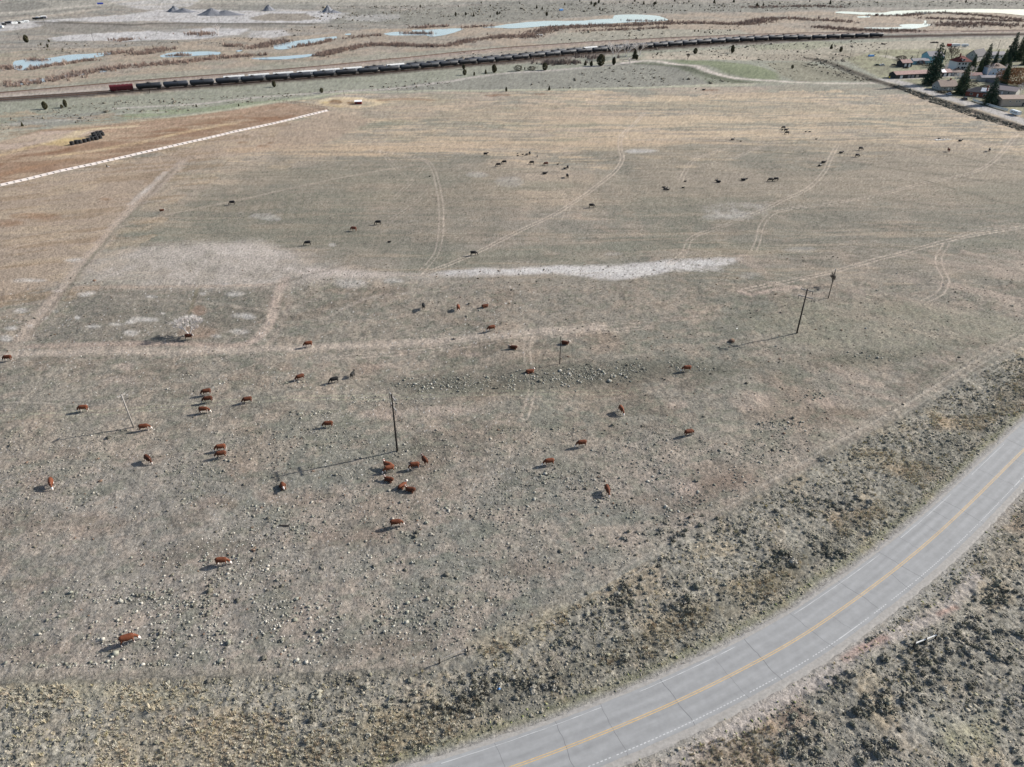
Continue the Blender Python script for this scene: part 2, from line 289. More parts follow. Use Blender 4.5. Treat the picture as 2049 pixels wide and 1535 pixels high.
stroke([(-60, 716), (60, 711), (200, 702), (360, 700), (520, 696), (640, 694), (760, 688), (900, 681), (1060, 667), (1200, 657)], 3.4, s(196, 182, 168), .75, 1.2, .3, .25)
ruts([(650, 716), (760, 708), (860, 700), (1000, 684), (1120, 672), (1300, 655)], s(206, 190, 176), .55, w=.3)
ruts([(850, 690), (1000, 672), (1130, 658), (1260, 645), (1400, 636)], s(206, 190, 176), .45)
ruts([(0, 835), (250, 822), (450, 806), (620, 798), (850, 790), (1020, 786), (1250, 782)], s(182, 180, 156), .5, 1.7, .35)
ruts([(0, 800), (200, 806), (360, 806)], s(190, 180, 168), .35)
RUT = s(212, 196, 180)
ruts([(2200, 430), (2049, 455), (1960, 468), (1880, 486), (1800, 508), (1720, 530), (1640, 550), (1560, 568), (1490, 582)], RUT, .95, 1.7, .32, .1)
ruts([(2049, 448), (1950, 462), (1905, 480)], RUT, .5, 1.6, .25, .3)
stroke([(1480, 583), (1500, 590), (1540, 584), (1600, 574)], 1.6, s(206, 186, 172), .7, .7, .2, .2)
ruts([(2035, 268), (1990, 320), (1940, 348), (1850, 366), (1760, 390), (1660, 408), (1580, 418), (1545, 428), (1525, 450), (1517, 480), (1508, 500)], RUT, .6, 1.7, .28, .2)
ruts([(1675, 290), (1662, 315), (1648, 345), (1615, 378), (1560, 405), (1500, 432), (1440, 455), (1400, 468), (1378, 482), (1370, 505), (1340, 528)], RUT, .65, 1.7, .28, .2)
ruts([(1290, 225), (1275, 242), (1245, 272), (1241, 298), (1245, 318), (1228, 345), (1180, 382), (1110, 428), (1040, 462), (960, 502), (900, 528), (850, 545)], RUT, .85, 1.7, .3, .12)
ruts([(740, 300), (780, 305), (845, 318), (866, 338), (877, 375), (883, 420), (882, 470), (872, 510), (845, 540)], RUT, .55, 1.7, .3, .12)
ruts([(1894, 488), (1878, 515), (1882, 540), (1892, 562), (1880, 588), (1850, 602)], RUT, .75, 1.9, .32, .15)
ruts([(1560, 285), (1510, 298), (1470, 316), (1410, 330)], RUT, .5)
ruts([(1480, 288), (1430, 305), (1390, 320), (1372, 340), (1362, 362)], RUT, .55)
ruts([(1100, 368), (1130, 390), (1137, 415), (1128, 440)], RUT, .4); ruts([(762, 300), (790, 335), (820, 360)], RUT, .35)
ruts([(855, 325), (820, 365), (790, 395)], RUT, .35); ruts([(862, 375), (830, 405), (780, 445)], RUT, .3)
ruts([(1062, 668), (1054, 700), (1062, 745), (1066, 775), (1058, 810), (1050, 836)], RUT, .5, 1.6, .3, .25)
stroke([(-60, 520), (0, 500), (100, 480), (220, 457), (330, 430), (460, 403), (600, 373), (740, 345), (830, 330)], .6, s(192, 177, 160), .5, .35, .05, .1)
stroke([(0, 506), (100, 470), (260, 410), (330, 385), (415, 330)], .6, s(190, 172, 152), .5, .4, .1, .2)
stroke([(640, 640), (700, 610), (760, 590), (880, 582), (960, 570)], .7, s(184, 172, 160), .45, .5, .2, .3)
stroke([(420, 700), (520, 640), (640, 595)], .7, s(176, 164, 152), .4, .5, .2, .3)
# right side textures
noise_tint(np.nonzero((XJ > G(1560, 600)[0]) & (VJ > 500) & (VJ < 860))[0], 9, s(182, 166, 152), .54, .68, .55, 55, -.5, 2.5)
noise_tint(np.nonzero((XJ > G(1400, 600)[0]) & (VJ > 400) & (VJ < 760))[0], 1.2, s(124, 119, 106), .56, .68, .45, 56, -.55, 14)
poly([(1560, 610), (1800, 600), (2049, 640), (2049, 680), (1850, 700), (1600, 700), (1480, 650)], s(152, 150, 132), .5, 5, 1.5, .3, 15)
for k in range(46):                                                  # hoof trails and old wheel lines
    x0_ = rnd.uniform(-150, 1700); y0_ = rnd.uniform(570, 1250); dx_ = rnd.uniform(150, 520); sl = rnd.gauss(-.05, .10); pale = rnd.random() < .55
    stroke([(x0_ + dx_ * q / 4, y0_ + dx_ * q / 4 * sl + rnd.uniform(-6, 6)) for q in range(5)], rnd.uniform(.4, 1.3), s(184, 172, 158) if pale else s(112, 106, 96), rnd.uniform(.2, .42), .5, .25, .5, step=12, seed=200 + k)
# sage band and terraces
poly([(700, 770), (860, 755), (1000, 745), (1150, 735), (1300, 722), (1450, 728), (1440, 745), (1300, 760), (1150, 768), (1000, 785), (800, 790)], s(112, 111, 101), .75, 4, 1.2, .25, 8)
stroke([(820, 790), (1000, 778), (1150, 762), (1300, 745), (1450, 738), (1600, 728), (1760, 712), (1880, 702)], 5, s(112, 110, 98), .45, 2.5, .8, .3)
poly([(1640, 715), (1760, 700), (1860, 690), (1860, 715), (1720, 740)], s(130, 128, 112), .4, 3, 1)
for a_, b_, r_, q_ in ((760, 832, 44, 12), (860, 825, 60, 8), (930, 822, 40, 6), (1365, 805, 22, 8), (1510, 802, 45, 16), (1385, 978, 26, 16), (247, 733, 20, 8), (1650, 800, 40, 10), (240, 760, 30, 8), (770, 730, 26, 5), (950, 712, 22, 6)):
    blob(a_, b_, r_, q_, s(196, 178, 164), .55, .5, .35, 1.5)
for a_, b_, r_, q_ in ((170, 1060, 90, 30), (130, 910, 30, 12), (310, 912, 50, 8), (700, 1080, 80, 14), (600, 1000, 90, 16), (420, 1010, 50, 14), (80, 1180, 60, 20), (560, 735, 20, 9), (720, 735, 40, 12), (880, 930, 40, 14), (60, 980, 30, 20), (1480, 960, 60, 20), (1330, 640, 40, 6)):
    blob(a_, b_, r_, q_, s(148, 128, 114), .4, 1, .4, 4)
# worn path inside the diagonal boundary, verge outside it
stroke([(2200, 590), (2049, 670), (1930, 735), (1830, 795), (1700, 865), (1500, 985), (1300, 1100), (1100, 1215), (930, 1310), (880, 1322), (500, 1340), (100, 1352), (-200, 1362)], 2.2, s(178, 168, 154), .45, 1.2, .25, .2)
ruts([(2100, 632), (2000, 690), (1850, 780), (1700, 862)], s(190, 178, 162), .5)
# roadside
side = [(2400, 480), (2049, 690), (1900, 775), (1800, 830), (1640, 925), (1450, 1030), (1250, 1150), (1050, 1265), (940, 1330), (500, 1350), (0, 1368), (-600, 1390), (-600, 3000), (3600, 3000), (3600, 480)]
poly(side, s(164, 160, 148), .9, .8, .15)
idx_side = np.nonzero(in_poly(GL([(p[0], min(p[1], 2800)) for p in side]), X, Y))[0]
noise_tint(idx_side, 12, s(138, 135, 126), .46, .62, .7, 71)
noise_tint(idx_side, 6, s(184, 168, 142), .55, .68, .6, 72)
noise_tint(idx_side, 5, s(172, 157, 138), .6, .7, .35, 73)
noise_tint(idx_side, 1.4, s(128, 125, 114), .5, .66, .5, 74)
noise_tint(idx_side, 1.0, s(190, 180, 164), .58, .72, .5, 75)
noise_tint(idx_side, .45, s(106, 104, 95), .56, .7, .5, 76, .6, 1.8, 3)
noise_tint(idx_side, .5, s(192, 186, 172), .58, .72, .5, 77, .6, 1.8, 3)
for pts, c_ in (([(1700, 905), (1770, 900), (1850, 935), (1830, 960), (1760, 940), (1700, 920)], (170, 159, 132)), ([(1760, 930), (1860, 930), (1900, 955), (1830, 975)], (184, 156, 126)),
                ([(1650, 1030), (1760, 1020), (1770, 1050), (1680, 1075)], (190, 160, 124)), ([(1870, 830), (1990, 835), (1960, 860), (1870, 860)], (198, 166, 126)),
                ([(2000, 780), (2049, 760), (2049, 820), (1980, 820)], (170, 148, 120)), ([(1450, 1170), (1570, 1140), (1600, 1160), (1480, 1220)], (190, 170, 134)),
                ([(760, 1420), (900, 1400), (960, 1440), (820, 1500), (700, 1500)], (190, 168, 128)), ([(1280, 1250), (1420, 1200), (1420, 1240), (1300, 1310)], (186, 162, 122)),
                ([(2000, 1020), (2200, 980), (2200, 1080), (2010, 1080)], (176, 148, 118)), ([(1500, 1440), (1600, 1400), (1620, 1440), (1540, 1480)], (168, 132, 112)), ([(1380, 1490), (1500, 1470), (1560, 1535), (1400, 1560)], (172, 146, 120)),
                ([(1860, 1440), (2000, 1420), (2000, 1500), (1900, 1510)], (170, 168, 122)), ([(950, 1290), (1100, 1220), (1170, 1210), (1100, 1270), (980, 1320)], (168, 157, 130)), ([(200, 1470), (560, 1440), (620, 1535), (200, 1560)], (184, 170, 146)), ([(0, 1375), (400, 1372), (420, 1400), (0, 1420)], (184, 178, 152))):
    poly(pts, s(*c_), .42, 1.5, .5, .35, 2.5)
blob(1103, 1249, 10, 6, s(214, 206, 196), .95, .1)
ruts([(1990, 705), (1830, 805), (1700, 880), (1500, 1000), (1350, 1090), (1250, 1150)], s(184, 176, 164), .5, 2.0, .35, .3)
stroke([(1860, 800), (1700, 890), (1560, 975), (1400, 1065)], 1.6, s(118, 114, 104), .45, .8, .2, .2)
stroke([(0, 1368), (300, 1358), (600, 1352), (850, 1342)], 2.0, s(112, 108, 98), .45, .8, .2, .2)

# ---- highway centre line on the ground
ROAD_PX = [(880, 1585), (1035, 1533.5), (1134, 1497), (1280, 1438), (1393, 1387), (1505, 1330), (1599, 1278), (1685, 1219), (1779, 1150), (1867, 1077), (1923, 1025), (1964, 985), (2049, 900), (2140, 812)]
RP = GL(ROAD_PX)
RP = np.vstack([RP[0] - (RP[1] - RP[0]) / np.linalg.norm(RP[1] - RP[0]) * np.array([[60.], [30.]]), RP, RP[-1] + (RP[-1] - RP[-2]) / np.linalg.norm(RP[-1] - RP[-2]) * np.array([[30.], [80.], [160.]])])
ROAD = smooth(RP, 1.0)
for _ in range(6): ROAD[3:-3] = sum(ROAD[3 + k:len(ROAD) - 3 + k] for k in (-3, -2, -1, 0, 1, 2, 3)) / 7
idx_r = sel(ROAD.min(0), ROAD.max(0), 20)
droad = np.full(N, 99.0); droad[idx_r] = seg_dist(ROAD[::3], idx_r, 0)
side_n = np.zeros(N)
kk = ROAD[::3]; TT = np.gradient(kk, axis=0)
near = idx_r[droad[idx_r] < 20]
dd = ((X[near][:, None] - kk[None, :, 0]) ** 2 + (Y[near][:, None] - kk[None, :, 1]) ** 2) if len(near) < 60000 else None
if dd is None:
    j = np.concatenate([np.argmin((X[c][:, None] - kk[None, :, 0]) ** 2 + (Y[c][:, None] - kk[None, :, 1]) ** 2, 1) for c in np.array_split(near, len(near) // 20000 + 1)])
else: j = dd.argmin(1)
side_n[near] = np.sign(TT[j, 0] * (Y[near] - kk[j, 1]) - TT[j, 1] * (X[near] - kk[j, 0]))   # +1 = field side
m = (1 - sm(4.9, 6.2, droad + w2x * .5)) * .8
put(ALL[m > 0], m[m > 0], s(168, 164, 160))
fs = (side_n > 0); m = np.exp(-((droad - 6.3 + w8x * .5) / .9) ** 2) * fs * .4; put(ALL[m > .01], m[m > .01], s(130, 132, 98))
m = np.exp(-((droad - 10.5 + w8x * .6) / 2.6) ** 2) * fs * .55; put(ALL[m > .01], m[m > .01], s(120, 118, 106))
ns = (side_n < 0); m = np.exp(-((droad - 6.2 + w8x * .6) / .8) ** 2) * ns * .6; put(ALL[m > .01], m[m > .01], s(176, 172, 164))
SIDEPATH = [(1290, 1558), (1400, 1500), (1560, 1400), (1640, 1365), (1700, 1320), (1760, 1288), (1850, 1245), (1900, 1220), (1960, 1160)]
stroke(SIDEPATH, 2.2, s(190, 180, 172), .8, .9, .12, .25)
stroke([(1690, 1320), (1730, 1298), (1770, 1280)], 1.1, s(184, 146, 132), .55, .5, .08, .3); stroke([(1880, 1232), (1915, 1218)], .7, s(180, 140, 124), .5, .4, .05)
stroke([(1690, 1535), (1800, 1490), (1880, 1440), (1990, 1430), (2080, 1400)], 3, s(172, 168, 160), .5, 1.2, .4, .3)

# ---- village street, dark ditch bank, drives
stroke([(1770, 160), (1796, 163), (1830, 174), (1880, 191), (1960, 214), (2049, 243), (2200, 292)], 8.5, s(188, 183, 178), .95, 1.2, .06)
stroke([(1790, 158), (1830, 155), (1870, 153), (1910, 151)], 7, s(186, 180, 172), .85, 1.5, .1)
stroke([(1620, 117), (1660, 126), (1700, 141), (1745, 159)], 6, s(88, 80, 70), .9, 2, .25, .15)
stroke([(1650, 140), (1700, 152), (1730, 163)], 7, s(132, 126, 110), .7, 2, .3, .3)
stroke([(1745, 160), (1800, 176), (1860, 195), (1950, 224), (2049, 256), (2200, 303)], 5.6, s(72, 64, 56), .95, 1.2, .2, .1)
stroke([(1590, 128), (1640, 145), (1700, 162)], 3.5, s(124, 120, 104), .6, 1.5, .3, .3)

# ---- height
micro = (fbm(X, Y, 1.6, 3, 81) - .5) * .34 * (VVr > 560) + (fbm(X, Y, 6, 3, 84) - .5) * .25 * (VVr > 480) + (fbm(X, Y, 30, 3, 82) - .5) * 1.2
rough_side = np.zeros(N); rough_side[idx_side] = 1
micro += rough_side * (fbm(X, Y, .9, 2, 83) - .5) * .35
flat = sm(4.8, 8.0, droad)
height = micro * flat
def hump(pts, width, h, px=True):
    P = smooth(GL(pts) if px else pts, 8); idx = sel(P.min(0), P.max(0), width * 1.5); d = seg_dist(P, idx, 0)
    height[idx] = np.maximum(height[idx] * (d > width * .5) , 0 * d) * 0 + height[idx] * sm(width * .45, width, d) + h * (1 - sm(width * .42, width, d))
hump(offset(LA, 3.5)[::4], 13, .8, False); hump(LM[::4], 8, .9, False)
def mound(px_, py_, rx, ry, h):
    cx_, cy_ = G(px_, py_); q = ((X - cx_) / rx) ** 2 + ((Y - cy_) / ry) ** 2; height[:] += h * np.exp(-q * 1.5)
mound(1430, 138, 45, 22, 3.0)
hump([(1620, 117), (1660, 126), (1700, 141), (1745, 159), (1800, 175), (1860, 194), (1950, 223), (2049, 255), (2200, 302)], 4, .5)
vil = sm(G(1770, 160)[0] - 5, G(1770, 160)[0] + 15, X) * (VVr < 245) * (VVr > 60); height *= 1 - vil * (np.abs(height) < .9)
WATER = [[(25, 132), (33, 122), (58, 119), (91, 117), (140, 110), (200, 106), (221, 104.5), (222, 108), (178, 117), (127, 125), (89, 131), (61, 138), (38, 141)],
 [(322, 111), (345, 105), (400, 103), (440, 104), (440, 109), (400, 111), (350, 114), (325, 115)], [(472, 102), (480, 100), (487, 101), (480, 104)],
 [(547, 97), (551, 90), (584, 83), (640, 76), (672, 73), (668, 78), (627, 86), (600, 92), (575, 98), (555, 99)],
 [(768, 67), (790, 64), (822, 64), (826, 60), (858, 59), (922, 57), (916, 63), (890, 70), (862, 74), (850, 71), (805, 71), (780, 71)],
 [(955, 55), (985, 53), (1020, 48), (1046, 45), (1091, 42), (1152, 42), (1193, 39), (1226, 37), (1231, 30.5), (1269, 29), (1315, 32), (1335, 40), (1305, 43), (1255, 45), (1213, 48), (1165, 50), (1100, 52), (1030, 57), (1000, 56)],
 [(1666, 25.5), (1688, 23), (1760, 25.5), (1790, 22), (1848, 20), (1897, 19), (1969, 18), (2120, 20), (2300, 24), (2300, 36), (2120, 33), (2049, 31), (1996, 26), (1902, 25), (1848, 28), (1800, 30), (1760, 31), (1700, 28)],
 [(1700, 55), (1780, 55), (1806, 53), (1798, 50), (1822, 48), (1846, 48), (1850, 41), (1855, 42), (1853, 47), (1864, 50), (1835, 57), (1808, 58), (1760, 57.5)], [(1716, 33), (1738, 32), (1740, 35), (1718, 35.5)],
 [(500, 116), (560, 113), (635, 108), (640, 110), (600, 116), (560, 119), (510, 119)], [(25, 168), (50, 161), (100, 156), (165, 146), (168, 149), (110, 160), (60, 168), (25, 171)], [(688, 68), (702, 67), (700, 70), (690, 70)], [(200, 142), (214, 140), (212, 144), (200, 145)]]
def pond_shore(W_):
    P = smooth(GL(W_ + W_[:1]), 6)[:-1]; return P + np.stack([fbm(P[:, 0], P[:, 1], 12, 3, 5), fbm(P[:, 0], P[:, 1], 12, 3, 6)], 1) * 5 - 2.5
for W_ in WATER:
    P = pond_shore(W_); idx = sel(P.min(0), P.max(0), 14); x = X[idx]; y = Y[idx]; d = np.full(len(idx), 1e9); Q = np.vstack([P, P[:1]])
    for a, b in zip(Q[:-1], Q[1:]):
        ab = b - a; L = max(ab @ ab, 1e-9); t = np.clip(((x - a[0]) * ab[0] + (y - a[1]) * ab[1]) / L, 0, 1); d = np.minimum(d, np.hypot(x - a[0] - ab[0] * t, y - a[1] - ab[1] * t))
    ins = in_poly(P, x, y); height[idx] = np.where(ins, -.4, np.where(d < 3, .12, height[idx] * sm(3, 14, d) + .12 * (1 - sm(3, 14, d))))
HG = height.reshape(NV, NU)
def zat(x, y):
    u, v = pxof(x, y); i = np.interp(v, vs, np.arange(NV)); j = np.interp(u, us, np.arange(NU))
    i0 = np.clip(np.floor(i).astype(int), 0, NV - 2); j0 = np.clip(np.floor(j).astype(int), 0, NU - 2); fi = i - i0; fj = j - j0
    return (HG[i0, j0] * (1 - fj) + HG[i0, j0 + 1] * fj) * (1 - fi) + (HG[i0 + 1, j0] * (1 - fj) + HG[i0 + 1, j0 + 1] * fj) * fi
# ---- fine speckle of clods, stones and dead grass
fine = rng.normal(0, 1, N).reshape(NV, NU)
fine = (fine + .6 * np.roll(fine, 1, 1) + .3 * np.roll(fine, 1, 0)).ravel()
amp = np.interp(VVr, [0, 250, 600, 1000, 1535], [.11, .09, .09, .105, .12])
color *= np.clip(1 + fine * amp, .6, 1.5)[:, None]
sp = rng.random(N); pasture = (VVr > 560) & (rough_side == 0) & (X < G(1000, 800)[0] + 10) & (droad > 8)
lickden = np.clip(fbm(X, Y, 12, 3, 91) * 1.6 - .45, 0, 1)
m = (sp < .012 * lickden) & pasture; color[m] = s(214, 210, 204)
m = (sp > .985) & (VVr > 300) & (droad > 7); color[m] *= .6

def color_attr(me, name, rgb):
    a = me.color_attributes.new(name, 'FLOAT_COLOR', 'POINT'); buf = np.ones((len(rgb), 4), np.float32); buf[:, :3] = rgb
    a.data.foreach_set('color', buf.ravel())
def np_mesh(name, V, Fc, k):
    me = bpy.data.meshes.new(name); me.vertices.add(len(V)); me.vertices.foreach_set('co', np.asarray(V, np.float32).ravel())
    me.loops.add(len(Fc) * k); me.loops.foreach_set('vertex_index', np.asarray(Fc, np.int32).ravel())
    me.polygons.add(len(Fc)); me.polygons.foreach_set('loop_start', np.arange(0, len(Fc) * k, k, dtype=np.int32))
    me.polygons.foreach_set('loop_total', np.full(len(Fc), k, np.int32)); me.update(calc_edges=True); return me
ii = np.arange(NV * NU).reshape(NV, NU)
quads = np.stack([ii[1:, :-1], ii[1:, 1:], ii[:-1, 1:], ii[:-1, :-1]], -1).reshape(-1, 4)
ground_me = np_mesh('ground', np.stack([X, Y, height], 1), quads, 4)
ground_me.polygons.foreach_set('use_smooth', np.ones(len(quads), bool))
color_attr(ground_me, 'soil', color)
ground = bpy.data.objects.new('ground', ground_me); COL.objects.link(ground); ground['kind'] = 'structure'; ground['label'] = 'dry grey and tan pasture ground with worn tracks and pale salt patches'; ground['category'] = 'ground'
# keep one copy of the colour field for shrubs
CG = color.reshape(NV, NU, 3)
print('ground', N)
# ------------------------------------------------------------------ materials
def mat(name, rgb=(.5, .5, .5), rough=.8, var=.15, scale=2.0, metal=0, attr=None, bump=0, bscale=3.0, detail=6, objvar=0, spec=.3, coords='Object'):
    m = bpy.data.materials.new(name); m.use_nodes = True; t = m.node_tree; b = t.nodes['Principled BSDF']
    b.inputs['Roughness'].default_value = rough; b.inputs['Metallic'].default_value = metal; b.inputs['Specular IOR Level'].default_value = spec
    tc = t.nodes.new('ShaderNodeTexCoord'); n = t.nodes.new('ShaderNodeTexNoise'); n.inputs['Scale'].default_value = scale; n.inputs['Detail'].default_value = detail; n.inputs['Roughness'].default_value = .7
    t.links.new(tc.outputs[coords], n.inputs['Vector'])
    mr = t.nodes.new('ShaderNodeMapRange'); mr.inputs[1].default_value = .3; mr.inputs[2].default_value = .7; mr.inputs[3].default_value = 1 - var; mr.inputs[4].default_value = 1 + var
    t.links.new(n.outputs[0], mr.inputs[0])
    mul = t.nodes.new('ShaderNodeVectorMath'); mul.operation = 'SCALE'
    if attr: a = t.nodes.new('ShaderNodeAttribute'); a.attribute_name = attr; t.links.new(a.outputs['Color'], mul.inputs[0])
    else: mul.inputs[0].default_value = rgb
    src = mr.outputs[0]
    if objvar:
        oi = t.nodes.new('ShaderNodeObjectInfo'); r = t.nodes.new('ShaderNodeMapRange'); r.inputs[3].default_value = 1 - objvar; r.inputs[4].default_value = 1 + objvar
        t.links.new(oi.outputs['Random'], r.inputs[0]); mm = t.nodes.new('ShaderNodeMath'); mm.operation = 'MULTIPLY'; t.links.new(src, mm.inputs[0]); t.links.new(r.outputs[0], mm.inputs[1]); src = mm.outputs[0]
    t.links.new(src, mul.inputs['Scale']); t.links.new(mul.outputs[0], b.inputs['Base Color'])
    if bump:
        n2 = t.nodes.new('ShaderNodeTexNoise'); n2.inputs['Scale'].default_value = bscale; n2.inputs['Detail'].default_value = 5; n2.inputs['Roughness'].default_value = .7; t.links.new(tc.outputs[coords], n2.inputs['Vector'])
        bp = t.nodes.new('ShaderNodeBump'); bp.inputs['Strength'].default_value = 1; bp.inputs['Distance'].default_value = bump; t.links.new(n2.outputs[0], bp.inputs['Height']); t.links.new(bp.outputs[0], b.inputs['Normal'])
    return m
M = {}
M['soil'] = mat('soil', attr='soil', rough=.95, var=.40, scale=1.5, detail=8, bump=.30, bscale=1.7, spec=.1)
ground_me.materials.append(M['soil'])
M['plant'] = mat('plant', attr='leafcol', rough=.9, var=.25, scale=4, spec=.15)
def pm(name, rgb, **k): M[name] = mat(name, tuple(s(*rgb)) if max(rgb) > 1 else rgb, **k)
pm('asphalt', (166, 167, 167), rough=.85, var=.10, scale=.7, detail=9, bump=.01, bscale=30)
pm('yellow_paint', (224, 188, 126), rough=.7, var=.2, scale=1.5); pm('white_paint', (214, 215, 214), rough=.7, var=.15, scale=1.2)
pm('crack', (128, 128, 130), rough=.8, var=.2, scale=.8); pm('shoulder', (178, 174, 168), rough=.95, var=.2, scale=2, bump=.03, bscale=9)
M['water'] = mat('water', (.33, .40, .44), rough=.08, var=.12, scale=.02, spec=.6, bump=.003, bscale=.5)
pm('tankblack', (.016, .021, .030), rough=.6, var=.35, scale=.35, objvar=.35, spec=.5); pm('steel_dark', (.03, .028, .028), rough=.7, var=.3)
pm('hopper_white', (.62, .62, .60), rough=.6, var=.12, scale=.4); pm('hopper_red', (.10, .014, .020), rough=.6, var=.3, scale=.5)
pm('rust', (.16, .09, .06), rough=.9, var=.3)
pm('wood_dark', (.032, .027, .024), rough=.9, var=.3, scale=3); pm('wood_pale', (.27, .25, .23), rough=.9, var=.25, scale=3); pm('insulator', (.45, .47, .48), rough=.4)
pm('bark_pale', (.60, .56, .53), rough=.9, var=.25, scale=2); pm('bark', (.10, .08, .065), rough=.95, var=.3, scale=2)
pm('concrete', (226, 218, 214), rough=.85, var=.10, scale=1.0, objvar=.06); pm('rubber', (.018, .018, .020), rough=.75, var=.3)
pm('roof_rust', (.27, .17, .15), rough=.8, var=.3, scale=.6); pm('roof_brown', (.26, .20, .165), rough=.9, var=.2, scale=1); pm('roof_dark', (.05, .048, .055), rough=.85, var=.25, scale=1)
pm('roof_red', (.12, .022, .016), rough=.85, var=.25); pm('roof_grey', (.20, .19, .20), rough=.8, var=.2); pm('roof_white', (.72, .72, .72), rough=.6, var=.08); pm('roof_pink', (.30, .25, .235), rough=.9, var=.2)
pm('wall_white', (.62, .62, .60), rough=.8, var=.08); pm('wall_dark', (.035, .038, .040), rough=.8, var=.25); pm('wall_cyan', (.22, .42, .48), rough=.8, var=.12); pm('wall_tan', (.38, .32, .27), rough=.85, var=.1)
pm('wall_brick', (.20, .065, .045), rough=.9, var=.2, scale=3); pm('wall_blue', (.42, .50, .60), rough=.8, var=.08); pm('wall_stone', (.30, .29, .27), rough=.9, var=.2)
pm('wall_red', (.17, .018, .018), rough=.8, var=.2)
pm('glass', (.02, .025, .03), rough=.12, var=.1, spec=.6); pm('paint_white', (.66, .68, .68), rough=.35, var=.04, spec=.5); pm('paint_black', (.012, .013, .016), rough=.25, var=.1, spec=.6); pm('paint_silver', (.42, .46, .52), rough=.3, var=.05, spec=.6)
pm('paint_red', (.30, .022, .015), rough=.4, var=.1); pm('paint_blue', (.02, .05, .30), rough=.4, var=.1); pm('paint_green', (.10, .12, .07), rough=.5); pm('litter_blue', (.08, .25, .55), rough=.5)
pm('gravel', (.16, .165, .18), rough=.95, var=.25, scale=.6, bump=.4, bscale=.8); pm('bone', (.70, .70, .68), rough=.7)
pm('yellow_sign', (.65, .50, .08), rough=.6)

# ------------------------------------------------------------------ mesh builder
def rotz(a): return Matrix.Rotation(a, 4, 'Z')
class MB:
    def __init__(self): self.v = []; self.f = []
    def add(self, vs_, fs_, T=None):
        o = len(self.v)
        for p in vs_: self.v.append(tuple(T @ Vector(p)) if T is not None else tuple(p))
        self.f += [tuple(i + o for i in f) for f in fs_]; return self
    def box(self, c, d, T=None, r=0.0):
        x, y, z = c; a, b, h = d[0] / 2, d[1] / 2, d[2] / 2; R = Matrix.Translation((x, y, z)) @ rotz(r)
        P = [R @ Vector((i * a, j * b, k * h)) for k in (-1, 1) for j in (-1, 1) for i in (-1, 1)]
        return self.add(P, [(0, 2, 3, 1), (4, 5, 7, 6), (0, 1, 5, 4), (2, 6, 7, 3), (0, 4, 6, 2), (1, 3, 7, 5)], T)
    def tube(self, pts, rad, n=8, caps=True, T=None):
        pts = [Vector(p) for p in pts]; rings = []; o = []
        for i, p in enumerate(pts):
            d = (pts[min(i + 1, len(pts) - 1)] - pts[max(i - 1, 0)]).normalized(); up = Vector((0, 0, 1)) if abs(d.z) < .9 else Vector((1, 0, 0))
            a = d.cross(up).normalized(); b = d.cross(a); r = rad[i] if hasattr(rad, '__len__') else rad
            ra, rb = (r if hasattr(r, '__len__') else (r, r))
            o += [p + a * math.cos(2 * math.pi * k / n) * ra + b * math.sin(2 * math.pi * k / n) * rb for k in range(n)]
        fs_ = [(i * n + k, i * n + (k + 1) % n, (i + 1) * n + (k + 1) % n, (i + 1) * n + k) for i in range(len(pts) - 1) for k in range(n)]
        if caps: fs_ += [tuple(range(n - 1, -1, -1)), tuple((len(pts) - 1) * n + k for k in range(n))]
        return self.add(o, fs_, T)
    def prism(self, prof, x0, x1, T=None):                          # profile in (y,z) pushed along x
        n = len(prof); P = [(x0, a, b) for a, b in prof] + [(x1, a, b) for a, b in prof]
        return self.add(P, [tuple(range(n)), tuple(range(2 * n - 1, n - 1, -1))] + [(k, k + n, (k + 1) % n + n, (k + 1) % n) for k in range(n)], T)
    def build(self, name, m, parent=None, smooth_=False):
        me = bpy.data.meshes.new(name); me.from_pydata(self.v, [], self.f); bm = bmesh.new(); bm.from_mesh(me); bmesh.ops.recalc_face_normals(bm, faces=bm.faces); bm.to_mesh(me); bm.free()
        me.materials.append(M[m] if isinstance(m, str) else m)
        if smooth_: me.polygons.foreach_set('use_smooth', np.ones(len(me.polygons), bool))
        o = bpy.data.objects.new(name, me); COL.objects.link(o); o.parent = parent; return o
def empty(name, loc=(0, 0, 0), rz=0.0):
    o = bpy.data.objects.new(name, None); o.empty_display_size = .5; COL.objects.link(o); o.location = loc; o.rotation_euler = (0, 0, rz); return o
def tag(o, label, cat, group=None, kind=None):
    o['label'] = label
    if cat: o['category'] = cat
    if group: o['group'] = group
    if kind: o['kind'] = kind
    return o
def copy_tree(o, parent=None):
    c = o.copy(); COL.objects.link(c); c.parent = parent
    for ch in list(o.children): copy_tree(ch, c)
    return c
def structure(o, label, cat): return tag(o, label, cat, kind='structure')
def gz(px, py, dz=0.0):
    x, y = G(px, py); return (x, y, float(zat(x, y)) + dz)
USED = {}
def instance(key, builder, loc, rz=0.0, sc=1.0):
    if key not in USED: o = builder(); USED[key] = o
    else: o = copy_tree(USED[key])
    o.location = loc; o.rotation_euler = (0, 0, rz); o.scale = (sc,) * 3 if not hasattr(sc, '__len__') else sc
    for k in ('label', 'category', 'group', 'kind'):
        if k in o: del o[k]
    return o

